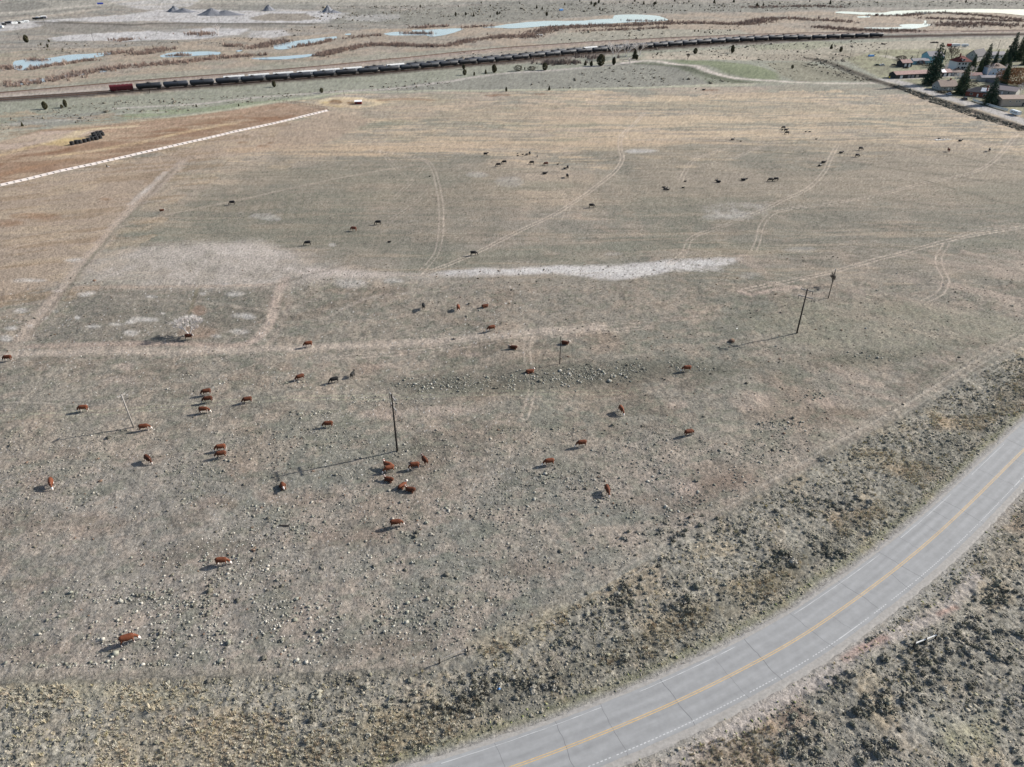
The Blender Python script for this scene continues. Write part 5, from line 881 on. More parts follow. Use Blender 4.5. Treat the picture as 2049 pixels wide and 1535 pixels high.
# ------------------------------------------------------------------ buildings
def window(w, h, m='glass', fr='wall_white'):
    pass
def house(name, px, py, w, d, hw, rise, az, wall, roof, label, kind='gable', wins=(), doors=(), chim=None, over=.4, cat='house', storeys=1, extra=None, base='wall_stone', doorm='wall_white'):
    x, y, z = gz(px, py); t = empty(name, (x, y, z - .1), math.radians(az)); tag(t, label, cat)   # front wall centre at the origin, house behind it (+y), front faces -y
    wl = MB().box((0, d / 2, hw / 2), (w, d, hw))
    if kind == 'gable': wl.add([(-w / 2 + .003, 0.003, hw), (-w / 2 + .003, d - .003, hw), (-w / 2 + .003, d / 2, hw + rise * .96), (-w / 2 + .2, 0.003, hw), (-w / 2 + .2, d - .003, hw), (-w / 2 + .2, d / 2, hw + rise * .96)], [(0, 1, 2), (5, 4, 3), (0, 3, 4, 1), (1, 4, 5, 2), (2, 5, 3, 0)]); wl.add([(w / 2 - .003, 0.003, hw), (w / 2 - .003, d - .003, hw), (w / 2 - .003, d / 2, hw + rise * .96), (w / 2 - .2, 0.003, hw), (w / 2 - .2, d - .003, hw), (w / 2 - .2, d / 2, hw + rise * .96)], [(0, 2, 1), (5, 3, 4), (0, 1, 4, 3), (1, 2, 5, 4), (2, 0, 3, 5)])
    wl.build('wall', wall, t)
    a, b = w / 2 + over, over; th = .18; zo = hw - rise * over / (d / 2)
    if kind == 'gable': P = [(-a, -b, zo), (a, -b, zo), (a, d / 2, hw + rise), (-a, d / 2, hw + rise), (-a, d + b, zo), (a, d + b, zo)]; Fq = [(0, 1, 2, 3), (3, 2, 5, 4)]
    elif kind == 'hip': q = max(w / 2 - d / 2, w * .06); P = [(-a, -b, zo), (a, -b, zo), (a, d + b, zo), (-a, d + b, zo), (-q, d / 2, hw + rise), (q, d / 2, hw + rise)]; Fq = [(0, 1, 5, 4), (1, 2, 5), (2, 3, 4, 5), (3, 0, 4)]
    else: P = [(-a, -b, hw), (a, -b, hw), (a, d + b, hw + rise), (-a, d + b, hw + rise)]; Fq = [(0, 1, 2, 3)]
    n = len(P); edges = {}
    for f in Fq:
        for i in range(len(f)): e = (f[i], f[(i + 1) % len(f)]); edges[e] = 1
    bd = [e for e in edges if (e[1], e[0]) not in edges]
    rf = MB().add([(p[0], p[1], p[2] + th) for p in P] + P, Fq + [tuple(i + n for i in reversed(f)) for f in Fq] + [(e[0], e[0] + n, e[1] + n, e[1]) for e in bd]).build('roof', roof, t)
    if chim: MB().box((chim[0], chim[1], hw + rise + chim[2] / 2 - .9), (.8, .8, chim[2] + 1.4)).build('chimney', chim[3] if len(chim) > 3 else 'wall_brick', rf)
    for (sd_, u, zz, ww, hh) in wins:                               # side f front, l left, r right
        T = {'f': Matrix.Translation((u, 0, zz)), 'l': Matrix.Translation((-w / 2, u, zz)) @ rotz(-math.pi / 2), 'r': Matrix.Translation((w / 2, u, zz)) @ rotz(math.pi / 2)}[sd_]
        fr = MB().box((0, -.03, hh / 2 + .06), (ww + .24, .1, .12), T).box((0, -.03, -hh / 2 - .06), (ww + .24, .1, .12), T).box((-ww / 2 - .06, -.03, 0), (.12, .1, hh), T).box((ww / 2 + .06, -.03, 0), (.12, .1, hh), T).build('window', 'wall_white', t)
        MB().box((0, -.012, 0), (ww, .05, hh), T).build('pane', 'glass', fr)
    for dd_ in doors:
        u, ww, hh = dd_[:3]; m_ = dd_[3] if len(dd_) > 3 else doorm; MB().box((u, -.03, hh / 2), (ww, .1, hh)).build('door', m_, t)
    if extra: extra(t, w, d, hw, rise, rf)
    return t
ra = np.array(G(1800, 164)), np.array(G(2049, 242)); RAZ = math.degrees(math.atan2(*(ra[1] - ra[0])[::-1]))          # the street's bearing
def white_panel(t, w, d, hw, rise, rf):
    MB().add([(w * .29, .05, hw + .22), (w * .40, .05, hw + .22), (w * .40, d / 2, hw + rise + .21), (w * .29, d / 2, hw + rise + .21)], [(0, 1, 2, 3)]).build('roof_sheet', 'roof_white', rf)
gx0, gy0 = G(1792, 157.5); gx1, gy1 = G(1904, 152); gl = math.hypot(gx1 - gx0, gy1 - gy0); ga = math.degrees(math.atan2(gy1 - gy0, gx1 - gx0))
house('garage_row', 1848, 155, gl, 8, 3.0, 1.9, ga, 'wall_dark', 'roof_rust', 'long low dark garage row with a rusty roof and white doors by the street corner', 'gable', (), [(-gl * .5 + gl * q, 2.4, 2.3, m_) for q, m_ in ((.10, 'wall_white'), (.235, 'roof_grey'), (.30, 'roof_grey'), (.38, 'wall_tan'), (.48, 'wall_dark'), (.59, 'wall_dark'), (.80, 'wall_tan'), (.88, 'wall_white'), (.96, 'wall_white'))], None, .4, 'garage', extra=white_panel)
house('shed', 1814, 134.5, 9.5, 7.5, 3.6, 2.0, 12, 'wall_dark', 'roof_rust', 'dark shed with rusty roof and two white doors on the green beyond the garage row', 'gable', (), [(-1.6, 2.0, 2.9), (2.4, 2.0, 2.9)], None, .4, 'shed')
house('house', 1842, 129, 15, 7, 3.0, 1.6, 8, 'wall_cyan', 'roof_grey', 'low cyan wing house right of the dark shed', 'gable', [('f', -3, 1.6, 1.4, 1.1), ('f', 3, 1.6, 1.4, 1.1)], [(0, 1.0, 2.1)])
house('house', 1871, 127, 14, 11, 6.0, 3.2, 8, 'wall_cyan', 'roof_grey', 'tall cyan house half hidden behind the tallest left spruce', 'gable', [('f', -4, 1.8, 1.4, 1.3), ('f', 4, 1.8, 1.4, 1.3), ('f', -4, 4.6, 1.2, 1.2), ('f', 0, 4.6, 1.2, 1.2), ('f', 4, 4.6, 1.2, 1.2)], [(0, 1.0, 2.1)], (4, 5, 1.6))
def dormer(t, w, d, hw, rise, rf):
    q = MB().box((-1, 1.6, hw + 1.1), (2.6, 2.4, 1.9)).build('dormer', 'wall_white', rf); MB().box((-1, .37, hw + 1.2), (1.5, .08, 1.0)).build('window', 'glass', q); MB().prism([(.1, hw + 1.9), (3.0, hw + 1.9), (2.8, hw + 2.9)], -2.6, .6).build('dormer_roof', 'roof_red', q)
house('house', 1926, 140, 13, 11, 6.6, 3.6, 5, 'wall_white', 'roof_red', 'two storey white house with a dark red hipped roof and dormer', 'hip', [('f', u, zz, 1.5, 1.4) for u in (-4.3, -1.2, 1.2, 4.3) for zz in (1.9, 4.9)], [(0, 1.1, 2.2, 'wall_dark')], (-2, 5.5, 2.2), .5, extra=dormer)
house('house', 1963, 122, 20, 10, 4.6, 4.6, 38, 'wall_stone', 'roof_dark', 'dark steep roofed house behind the red roofed white house', 'gable', [('f', -5, 2, 1.3, 1.2), ('f', 3, 2, 1.3, 1.2), ('l', 5, 5.2, 1.2, 1.3)], [(0, 1, 2.1)])
house('house', 1995, 117, 18, 9, 3.2, 2.0, 10, 'wall_white', 'roof_grey', 'low grey roofed white house at the back right of the village', 'gable', [('f', -5, 1.6, 1.4, 1.1), ('f', 4, 1.6, 1.4, 1.1)], [(0, 1, 2.1)])
house('garage', 1916, 152, 9, 7, 2.7, 1.2, -14, 'wall_white', 'roof_brown', 'low white garage with brown roof at the right end of the garage row', 'gable', (), [(-2, 2.4, 2.2, 'roof_grey')], None, .4, 'garage')
house('house', 1946, 158, 13, 7, 2.6, 1.7, -8, 'wall_white', 'roof_rust', 'low house with brownish red roof and a white gable behind the middle spruce', 'gable', [('f', -3, 1.5, 1.2, 1.0), ('l', 3.5, 1.6, 1.2, 1.0)], [(1, 1, 2.1)])
house('house', 1996, 151, 13, 10, 5.6, 2.8, 4, 'wall_blue', 'roof_brown', 'two storey pale blue house with brown hipped roof', 'hip', [('f', -1.3, 4.2, 1.1, 1.2), ('f', 1.6, 4.2, 1.1, 1.2), ('f', -4.2, 1.7, 1.2, 1.1), ('f', 4.2, 1.7, 1.2, 1.1)], [(0, 1, 2.1)])
house('garage', 1985, 164, 17, 8, 3.0, 1.2, -6, 'wall_stone', 'roof_grey', 'grey flat fronted garage below the pale blue house', 'gable', [('f', 4, 1.7, 1.0, .8)], [(-4, 2.4, 2.2, 'roof_grey')], None, .3, 'garage')
house('house', 1897, 181, 13, 10, 3.0, 3.4, RAZ + 90, 'wall_stone', 'roof_brown', 'stone cottage with tan shingle roof between the two left street spruces', 'gable', [('f', -3, 1.6, 1.3, 1.1), ('f', 3, 1.6, 1.3, 1.1), ('l', 3, 1.6, 1.2, 1.1), ('l', 7, 1.6, 1.2, 1.1)], [(0, 1, 2.1)], (3, 5, 1.4), .5)
def panel2(t, w, d, hw, rise, rf): MB().add([(1, .8, hw + .62), (w * .42, .8, hw + .62), (w * .34, d / 2 - .3, hw + rise + .10), (1, d / 2 - .3, hw + rise + .10)], [(0, 1, 2, 3)]).build('roof_sheet', 'roof_white', rf)
house('house', 1955, 194, 15, 10, 3.2, 2.4, RAZ + 50, 'wall_brick', 'roof_dark', 'red brick house with dark hipped roof right of the parked black car', 'hip', [('f', -4, 1.7, 1.5, 1.2), ('f', 4, 1.7, 1.5, 1.2), ('l', 3, 1.7, 1.3, 1.2)], [(0, 1, 2.1)], (4.6, 2, 2.4), .5, extra=panel2)
house('house', 2004, 189, 17, 10, 3.0, 2.0, RAZ + 38, 'wall_stone', 'roof_pink', 'low house with a faded pinkish roof behind the wide tan house', 'gable', [('f', -4, 1.6, 1.3, 1.1), ('f', 4, 1.6, 1.3, 1.1)], [(0, 1, 2.1)])
house('house', 2034, 212.5, 22, 11, 4.6, 1.5, 3, 'wall_tan', 'roof_brown', 'wide tan stucco house with pale roof edges at the right edge', 'gable', [('f', -1, 3.1, .7, 1.1), ('f', 1.0, 3.1, .7, 1.1), ('f', -5.5, 3.1, .7, .7), ('f', 6, 2.4, 1.4, 1.3)], [(4, 1.1, 2.2, 'wall_dark')], None, .5)
def stripes(t, w, d, hw, rise, rf): pass
house('shed', 717, 209, 4.6, 3.6, 1.7, .35, 8, 'wall_red', 'roof_white', 'small red shed with a white roof inside the straw rings', 'shed', (), [(-1.2, .8, 1.4, 'wall_dark')], None, .15, 'shed')
fence('white_fence', [(1946, 202), (1970, 210), (2016, 223)], 2.4, 1.5, 'white board fence along the village street', 5, 'wall_white', 'wall_white', .09, .13)
fence('grey_fence', [(1968, 162), (2000, 171), (2036, 180)], 2.4, 1.7, 'long grey board fence behind the street houses', 5, 'roof_grey', 'roof_grey', .09, .15)
x, y, z = gz(1778, 162); t = empty('road_sign', (x, y, z)); tag(t, 'small yellow road sign where the dirt road meets the street', 'sign'); MB().tube([(0, 0, 0), (0, 0, 2.6)], .05, 6).build('post', 'steel_dark', t); MB().box((0, -.06, 2.5), (1.0, .04, 1.0), Matrix.Translation((0, 0, 0))).build('sign_plate', 'yellow_sign', t)

# ------------------------------------------------------------------ vehicles
def wheels(t, xs, hw_, r=.34, w=.22):
    for x in xs:
        for sg in (-1, 1): o = MB().tube([(x, sg * (hw_ - w), r), (x, sg * hw_, r)], r, 14).build('wheel', 'rubber', t); MB().tube([(x, sg * hw_, r), (x, sg * (hw_ + .01), r)], r * .55, 10).build('rim', 'paint_silver', o)
def car(px, py, az, paint, label, suv=False, truck=False, cat='car'):
    t = empty('parked_car' if not truck else 'pickup_truck', gz(px, py), math.radians(az)); tag(t, label, cat); h = .25 if suv else 0; L = 2.35
    body = [(-L, .35), (-L, .85 + h * .6), (-L + .15, .95 + h * .6), (L - 1.1, .98 + h * .5), (L - .1, .80 + h * .5), (L, .6), (L, .35)]
    def shell(prof, w0, w1): # prof in (x,z), width in at the top
        n = len(prof); zt = max(p[1] for p in prof); V = []
        for sg in (-1, 1): V += [(p[0], sg * (w0 if p[1] < .7 else w1), p[1]) for p in prof]
        return MB().add(V, [tuple(range(n - 1, -1, -1)), tuple(range(n, 2 * n))] + [(k, (k + 1) % n, (k + 1) % n + n, k + n) for k in range(n)])
    shell(body, .9, .88).build('body', paint, t)
    cab = [(-2.0 if suv else -1.5, .93 + h * .6), (-1.85 if suv else -1.1, 1.5 + h), (.3, 1.5 + h), (1.15, .93 + h * .5)] if not truck else [(-.5, .96), (-.4, 1.65), (.6, 1.65), (1.2, .96)]
    g = shell([(p[0], p[1]) for p in cab], .8, .74).build('window', 'glass', t); xs = [p[0] for p in cab]; MB().box(((cab[1][0] + cab[2][0]) / 2, 0, cab[1][1] + .03), (cab[2][0] - cab[1][0] + .1, 1.5, .07)).build('roof', paint, t)
    wheels(t, (-1.45, 1.45), .92); [MB().box((L - .0, sg * .62, .68), (.08, .34, .16)).build('headlight', 'insulator', t) for sg in (-1, 1)]
    if truck: MB().box((-1.45, .84, 1.08), (1.8, .08, .2)).box((-1.45, -.84, 1.08), (1.8, .08, .2)).build('truck_bed', paint, t)
car(1898, 190, RAZ + 180, 'paint_silver', 'silver blue car parked on the village street by the middle spruce'); car(1929, 200, RAZ + 180, 'paint_black', 'black sport utility car parked in front of the red brick house', True)
car(1765, 131.5, 10, 'paint_white', 'white pickup truck parked on the green left of the dark shed', False, True, 'pickup truck'); car(1812, 137, 5, 'paint_black', 'black car parked in front of the dark shed')
car(1755, 131.5, 8, 'paint_green', 'dull green vehicle parked behind the white pickup')
def camper(px, py, az, label, L=7.0, paint='paint_white', cat='camper', win=True):
    t = empty('camper_trailer' if win else 'cargo_trailer', gz(px, py), math.radians(az)); tag(t, label, cat); a = L / 2
    MB().prism([(-1.2, .55), (1.2, .55), (1.22, 2.4), (1.0, 2.75), (-1.0, 2.75), (-1.22, 2.4)], -a, a - .5).prism([(-1.15, 1.0), (1.15, 1.0), (1.15, 2.2), (.9, 2.5), (-.9, 2.5), (-1.15, 2.2)], a - .5 + .002, a).build('body', paint, t)
    if win:
        for x in (-a * .55, -a * .1, a * .4): [MB().box((x, sg * 1.235, 1.75), (.9, .05, .6)).build('window', 'glass', t) for sg in (-1, 1)]
        MB().box((a * .15, -1.24, 1.4), (.65, .04, 1.7)).build('door', 'wall_white', t)
    wheels(t, (-.4, .45), 1.18); MB().tube([(a, 0, .6), (a + 1.1, 0, .55)], .06, 6).build('tow_bar', 'steel_dark', t)
camper(2030, 230, RAZ + 180, 'white camper trailer parked beside the street at the right edge', 7.4)
camper(1911, 93.5, 4, 'white camper trailer, middle of the three trailers in the pale field behind the village', 9); camper(1930, 94, 4, 'shorter white camper trailer, right end of the three trailers in the pale field', 6.5); camper(1899, 93.5, 4, 'red cargo trailer, left end of the three trailers in the pale field', 4.5, 'paint_red', 'trailer', False)
for k, (a, b, l_m, m_) in enumerate([(3, 56, 7, 'paint_white'), (9, 51, 6, 'paint_black'), (16, 48.5, 6, 'paint_black'), (22, 47.5, 6, 'roof_grey'), (30, 49, 7, 'paint_white'), (37, 48, 6, 'paint_black'), (43, 47.5, 6, 'paint_white'), (50, 46, 6, 'paint_black'), (54, 46, 6, 'paint_white'), (72, 40, 7, 'paint_black'), (77, 38.5, 6, 'paint_white'), (83, 39, 6, 'paint_black'), (88, 36, 7, 'paint_white'), (91, 37.5, 5, 'roof_grey')]):
    camper(a, b, rnd.uniform(-25, 50), ('%s parked trailer, %s from the left in the yard at the far upper left' % ({'paint_white': 'white', 'paint_black': 'dark', 'roof_grey': 'grey'}[m_], ordinal(k + 1))), l_m, m_, 'trailer', m_ == 'paint_white')
camper(201, 9, 30, 'bright blue container standing alone by the gravel pit road at the top left', 9, 'paint_blue', 'container', False)
camper(1123, 22, 30, 'small pale blue trailer alone on the grey sage plain at the top', 6, 'litter_blue', 'trailer', False)
for px_, py_, lb, m_ in ((1082, 71, 'white debris pile at the end of the willow creek', 'bone'), (1870, 86, 'pile of dark scrap in the pale field behind the village', 'wood_dark'), (1792, 131, 'dark flat trailer frame with scrap left of the dark shed', 'steel_dark'), (1768, 89, 'pile of dark brush beside the end of the train', 'wood_dark')):
    mb = MB(); [mb.box((rnd.gauss(0, 2.2), rnd.gauss(0, .9), rnd.uniform(.3, .9)), (rnd.uniform(.8, 2.8), rnd.uniform(.5, 1.5), rnd.uniform(.4, 1.3)), r=rnd.uniform(0, 3)) for _ in range(9)]; o = mb.build('scrap_pile', m_); o.location = gz(px_, py_); tag(o, lb, 'debris')

x, y, z = gz(1743, 113); o = MB().prism([(-1.2, 0), (1.2, 0), (1.2, .9), (.7, 1.3), (-1.0, 1.2)], -2.6, 2.6).build('blue_box', 'litter_blue'); o.location = (x, y, z); o.rotation_euler = (0, 0, .2); tag(o, 'light blue box standing in the sagebrush left of the village', 'box')
# ------------------------------------------------------------------ gravel piles
def pile(px, py, rx, ry, h, label, seed):
    n, k = 30, 10; V = [(0, 0, h)]; Fq = []; r = random.Random(seed)
    off = [r.uniform(.85, 1.15) for _ in range(n)]
    for j in range(1, k + 1):
        q = j / k
        for i in range(n): a = 2 * math.pi * i / n; V.append((rx * q * math.cos(a) * (1 + (off[i] - 1) * q), ry * q * math.sin(a) * (1 + (off[i] - 1) * q), h * (1 - q) ** 1.15 + r.uniform(-.12, .12) * h * (1 - q)))
    Fq += [(0, 1 + i, 1 + (i + 1) % n) for i in range(n)] + [(1 + (j - 1) * n + i, 1 + j * n + i, 1 + j * n + (i + 1) % n, 1 + (j - 1) * n + (i + 1) % n) for j in range(1, k) for i in range(n)]
    o = MB().add(V, Fq).build('gravel_pile', 'gravel', None, True); o.location = gz(px, py, -.1); tag(o, label, 'gravel pile', 'gravel piles in the pit')
pile(350, 23, 12, 11, 8, 'grey gravel pile with a sharp tip, leftmost in the pit', 1); pile(368, 24.5, 20, 10, 5.5, 'low spreading gravel pile joined to the leftmost pile', 2); pile(425, 30, 22, 15, 9, 'dark flat topped gravel pile, largest in the pit', 3); pile(452, 30, 30, 12, 6, 'low grey gravel ridge right of the largest pile', 4)
pile(538, 21, 10, 10, 8, 'small dark gravel pile, third along the pit from the left', 5); pile(657, 24, 10, 12, 9.5, 'pointed light grey gravel pile standing alone at the right', 6); pile(668, 25, 12, 10, 3.5, 'low gravel heap at the foot of the pointed light grey pile', 7)
# ------------------------------------------------------------------ railway
mb = MB()
def track(P, mb):
    for sg in (-.75, .75):
        Q = offset(P, sg); z = zat(Q[:, 0], Q[:, 1]) + .16; vs_ = []
        Tq = np.gradient(Q, axis=0); Tq /= np.linalg.norm(Tq, axis=1)[:, None]
        for i in range(len(Q)):
            nx, ny = -Tq[i, 1] * .09, Tq[i, 0] * .09; vs_ += [(Q[i, 0] - nx, Q[i, 1] - ny, z[i]), (Q[i, 0] + nx, Q[i, 1] + ny, z[i]), (Q[i, 0] + nx, Q[i, 1] + ny, z[i] + .16), (Q[i, 0] - nx, Q[i, 1] - ny, z[i] + .16)]
        mb.add(vs_, [(4 * i + k, 4 * i + (k + 1) % 4, 4 * i + 4 + (k + 1) % 4, 4 * i + 4 + k) for i in range(len(Q) - 1) for k in range(4)])
for P in (LA[::2], LB[::2], LM[::2]): track(P, mb)
structure(mb.build('rails', 'rust'), 'steel rails of the three parallel railway tracks', 'rails')
def along_track(P):
    arc = np.concatenate([[0], np.cumsum(np.linalg.norm(np.diff(P, axis=0), axis=1))])
    return arc, lambda a: np.array([np.interp(a, arc, P[:, 0]), np.interp(a, arc, P[:, 1])])
CARL = 18.3
def bogies(t, L):
    for x in (-L / 2 + 2.3, L / 2 - 2.3):
        b_ = MB().box((x, -1.0, .55), (2.3, .16, .4)).box((x, 1.0, .55), (2.3, .16, .4)).box((x, 0, .6), (.5, 2.0, .4)).build('truck', 'steel_dark', t)
        for dx in (-.85, .85): MB().tube([(x + dx, -.86, .46), (x + dx, -.72, .46)], .46, 12).tube([(x + dx, .72, .46), (x + dx, .86, .46)], .46, 12).tube([(x + dx, -.72, .46), (x + dx, .72, .46)], .08, 6).build('wheel', 'rust', b_)
def tank_car():
    t = empty('tank_car'); L = CARL - 1.4; a = L / 2 + .12; R = 1.64; zc = 2.85
    MB().tube([(-a, 0, zc), (-a + .18, 0, zc), (-a + .6, 0, zc), (-a + 1.1, 0, zc), (0, 0, zc - .05), (a - 1.1, 0, zc), (a - .6, 0, zc), (a - .18, 0, zc), (a, 0, zc)], [.35, R * .62, R * .9, R, R, R, R * .9, R * .62, .35], 22).build('tank', 'tankblack', t, True)
    MB().tube([(0, 0, zc + R - .1), (0, 0, zc + R + .55)], .55, 12).build('manway', 'steel_dark', t)
    MB().box((0, 0, zc + R + .12), (3.0, 1.9, .06)).build('walkway', 'steel_dark', t)
    rl = MB(); [rl.tube(p, .03, 4) for p in ([(-1.4, -.9, zc + R + .1), (-1.4, -.9, zc + R + 1.0), (1.4, -.9, zc + R + 1.0), (1.4, -.9, zc + R + .1)], [(-1.4, .9, zc + R + .1), (-1.4, .9, zc + R + 1.0), (1.4, .9, zc + R + 1.0), (1.4, .9, zc + R + .1)])]; rl.build('handrail', 'steel_dark', t)
    MB().box((0, 0, 1.0), (L, .5, .4)).box((-a - .1, 0, 1.05), (.9, 2.7, .2)).box((a + .1, 0, 1.05), (.9, 2.7, .2)).box((-a + 1.6, 0, 1.4), (.6, 2.4, .7)).box((a - 1.6, 0, 1.4), (.6, 2.4, .7)).tube([(L / 2, 0, .95), (L / 2 + .7, 0, .95)], .14, 6).tube([(-L / 2, 0, .95), (-L / 2 - .7, 0, .95)], .14, 6).build('underframe', 'steel_dark', t)
    ld = MB(); [ld.box((sx_, sy_, zc - .3), (.45, .05, 2.6)) for sx_, sy_ in ((1.2, -R - .06), (-1.2, R + .06))]; ld.build('ladder', 'steel_dark', t); bogies(t, L); return t
def hopper(m_='hopper_white', roof_m='hopper_white'):
    def f():
        t = empty('hopper_car'); L = CARL - 1.3; a = L / 2; w = 1.55
        bd = MB().prism([(-w, 1.6), (w, 1.6), (w + .02, 3.6), (w * .92, 4.1), (-w * .92, 4.1), (-w - .02, 3.6)], -a + .9, a - .9)
        for x in (-a * .6, -a * .2, a * .2, a * .6): bd.prism([(-w * .9, 1.598), (w * .9, 1.598), (.5, .55), (-.5, .55)], x - 1.5, x + 1.5)
        for k in range(13): x = -a + 1.0 + k * (L - 2) / 12; bd.box((x, -w - .07, 2.6), (.12, .12, 2.0)); bd.box((x, w + .07, 2.6), (.12, .12, 2.0))
        bd.build('body', m_, t); MB().prism([(-w * .95, 4.103), (w * .95, 4.103), (w * .6, 4.45), (0, 4.55), (-w * .6, 4.45)], -a + .8, a - .8).build('roof', roof_m, t)
        mb = MB(); [mb.box((x, 0, 4.62), (1.5, .7, .14)) for x in np.linspace(-a + 2, a - 2, 6)]; mb.build('hatch', roof_m, t)
        MB().box((0, 0, 1.15), (L, .5, .35)).box((-a + .3, 0, 1.2), (.6, 2.9, .16)).box((a - .3, 0, 1.2), (.6, 2.9, .16)).tube([(a, 0, .95), (a + .65, 0, .95)], .14, 6).tube([(-a, 0, .95), (-a - .65, 0, .95)], .14, 6).build('underframe', 'steel_dark', t); bogies(t, L); return t
    return f
def nearest_arc(P, px, py): x, y = G(px, py); arc, _ = along_track(P); return arc[np.argmin((P[:, 0] - x) ** 2 + (P[:, 1] - y) ** 2)]
arcA, fA = along_track(smooth(GL(RAIL_A), 1)); PA = smooth(GL(RAIL_A), 1); PB = offset(PA, 7.0); arcB, fB = along_track(PB)
def put_car(f, a, key, bld, label, group, cat):
    p0, p1 = f(a - 6), f(a + 6); c = (p0 + p1) / 2; o = instance(key, bld, (c[0], c[1], float(zat(c[0], c[1])) + .32), math.atan2(*(p1 - p0)[::-1])); tag(o, label, cat, group)
aS = nearest_arc(PA, 218, 188); aE = nearest_arc(PA, 1765, 74.5); nA = int(round((aE - aS) / CARL)); pA = (aE - aS) / nA; print('near cars', nA, pA)
put_car(fA, aS + pA / 2, 'red', hopper('hopper_red', 'hopper_red'), 'maroon hopper car at the left end of the long train', 'rail cars on the near track', 'rail car')
for k in range(1, nA): put_car(fA, aS + pA * (k + .5), 'tank', tank_car, 'black tank car on the near track, %s right of the maroon car' % ordinal(k) if k < nA - 1 else 'black tank car ending the near track train at its right', 'tank cars on the near track', 'tank car')
bS = nearest_arc(PB, 441, 163); bE = nearest_arc(PB, 1590, 75); nB = int(round((bE - bS) / CARL)); pB = (bE - bS) / nB; w1 = nearest_arc(PB, 793, 135); w2_ = nearest_arc(PB, 1178, 102); print('far cars', nB, pB)
for k in range(nB):
    a = bS + pB * (k + .5); wh = k < 6 or abs(a - w1) < pB / 2 or abs(a - w2_) < pB / 2
    if wh: put_car(fB, a, 'hopper', hopper(), ('white roofed hopper car on the far track, %s of six from the left' % ordinal(k + 1)) if k < 6 else ('lone white hopper car among the far track\'s black tank cars, %s one' % ('left' if abs(a - w1) < pB else 'right')), 'white hopper cars on the far track', 'rail car')
    else: put_car(fB, a, 'tank', tank_car, 'black tank car on the far track, %s car from the left end' % ordinal(k + 1), 'tank cars on the far track', 'tank car')

# ------------------------------------------------------------------ trees
def crown_pts(n, fn, leaf, cols, seed, droop=0.0):                   # leaf sized facets through the crown's volume
    r = np.random.default_rng(seed); P = fn(r, n); n = len(P); d = r.normal(0, 1, (n, 3)); d /= np.linalg.norm(d, axis=1)[:, None]; e = np.cross(d, r.normal(0, 1, (n, 3))); e /= np.linalg.norm(e, axis=1)[:, None]
    s_ = leaf * r.uniform(.6, 1.4, (n, 1)); V = np.stack([P - d * s_, P + d * s_ * .6 + e * s_ * .8, P + d * s_ * .6 - e * s_ * .8 + np.array([0, 0, -droop]) * s_], 1).reshape(-1, 3)
    c = np.array([s(*q) for q in cols])[r.integers(0, len(cols), n)] * r.uniform(.7, 1.3, (n, 1)); return V, np.arange(n * 3).reshape(-1, 3), np.repeat(c, 3, 0)
def leaf_obj(name, V, Fq, C, parent):
    me = np_mesh(name, V, Fq, 3); color_attr(me, 'leafcol', C); me.materials.append(M['plant']); o = bpy.data.objects.new(name, me); COL.objects.link(o); o.parent = parent; return o
def cone_fn(H, R, z0, pw=.8, lob=0.12, seed=0):
    def fn(r, n):
        t = r.beta(1.0, 1.35, n); a = r.uniform(0, 6.283, n); q = np.sqrt(r.uniform(.25, 1, n)); prof = (1 - t) ** pw * np.minimum(1, .55 + t * 6)
        lobes = 1 + lob * np.sin(a * 5 + t * 30 + seed) + lob * np.sin(t * H * 3.2 + seed) ; rad = R * prof * q * lobes; return np.stack([rad * np.cos(a), rad * np.sin(a), z0 + t * (H - z0) - rad * .15], 1)
    return fn
def egg_fn(H, R, z0, seed=0):
    def fn(r, n):
        t = r.uniform(0, 1, n); a = r.uniform(0, 6.283, n); prof = np.sqrt(np.clip(1 - ((t - .38) / .62) ** 2, 0, 1)) * np.where(t < .38, np.sqrt(np.clip(1 - ((t - .38) / .42) ** 2, 0, 1)), 1); q = r.uniform(.4, 1, n) ** .5
        rad = R * prof * q * (1 + .16 * np.sin(a * 3 + seed + t * 5)); return np.stack([rad * np.cos(a), rad * np.sin(a), z0 + t * (H - z0)], 1)
    return fn
GREEN = [(104, 100, 74), (86, 86, 64), (118, 112, 84), (76, 76, 58)]; SPR = [(80, 102, 84), (64, 86, 72), (98, 116, 92), (56, 74, 64)]; SPG = [(92, 106, 72), (76, 92, 62), (110, 120, 82)]
def juniper(seed):
    def f():
        t = empty('juniper_tree'); MB().tube([(0, 0, -.2), (.05, 0, 1.5)], [.22, .1], 6).build('trunk', 'bark', t); R = (1.55, 1.9, 1.25, 1.7)[seed]
        V, Fq, C = crown_pts(760, (egg_fn if seed < 3 else cone_fn)(5.0, R, .25, seed=seed), .36, GREEN, seed + 3); leaf_obj('crown', V, Fq, C, t); return t
    return f
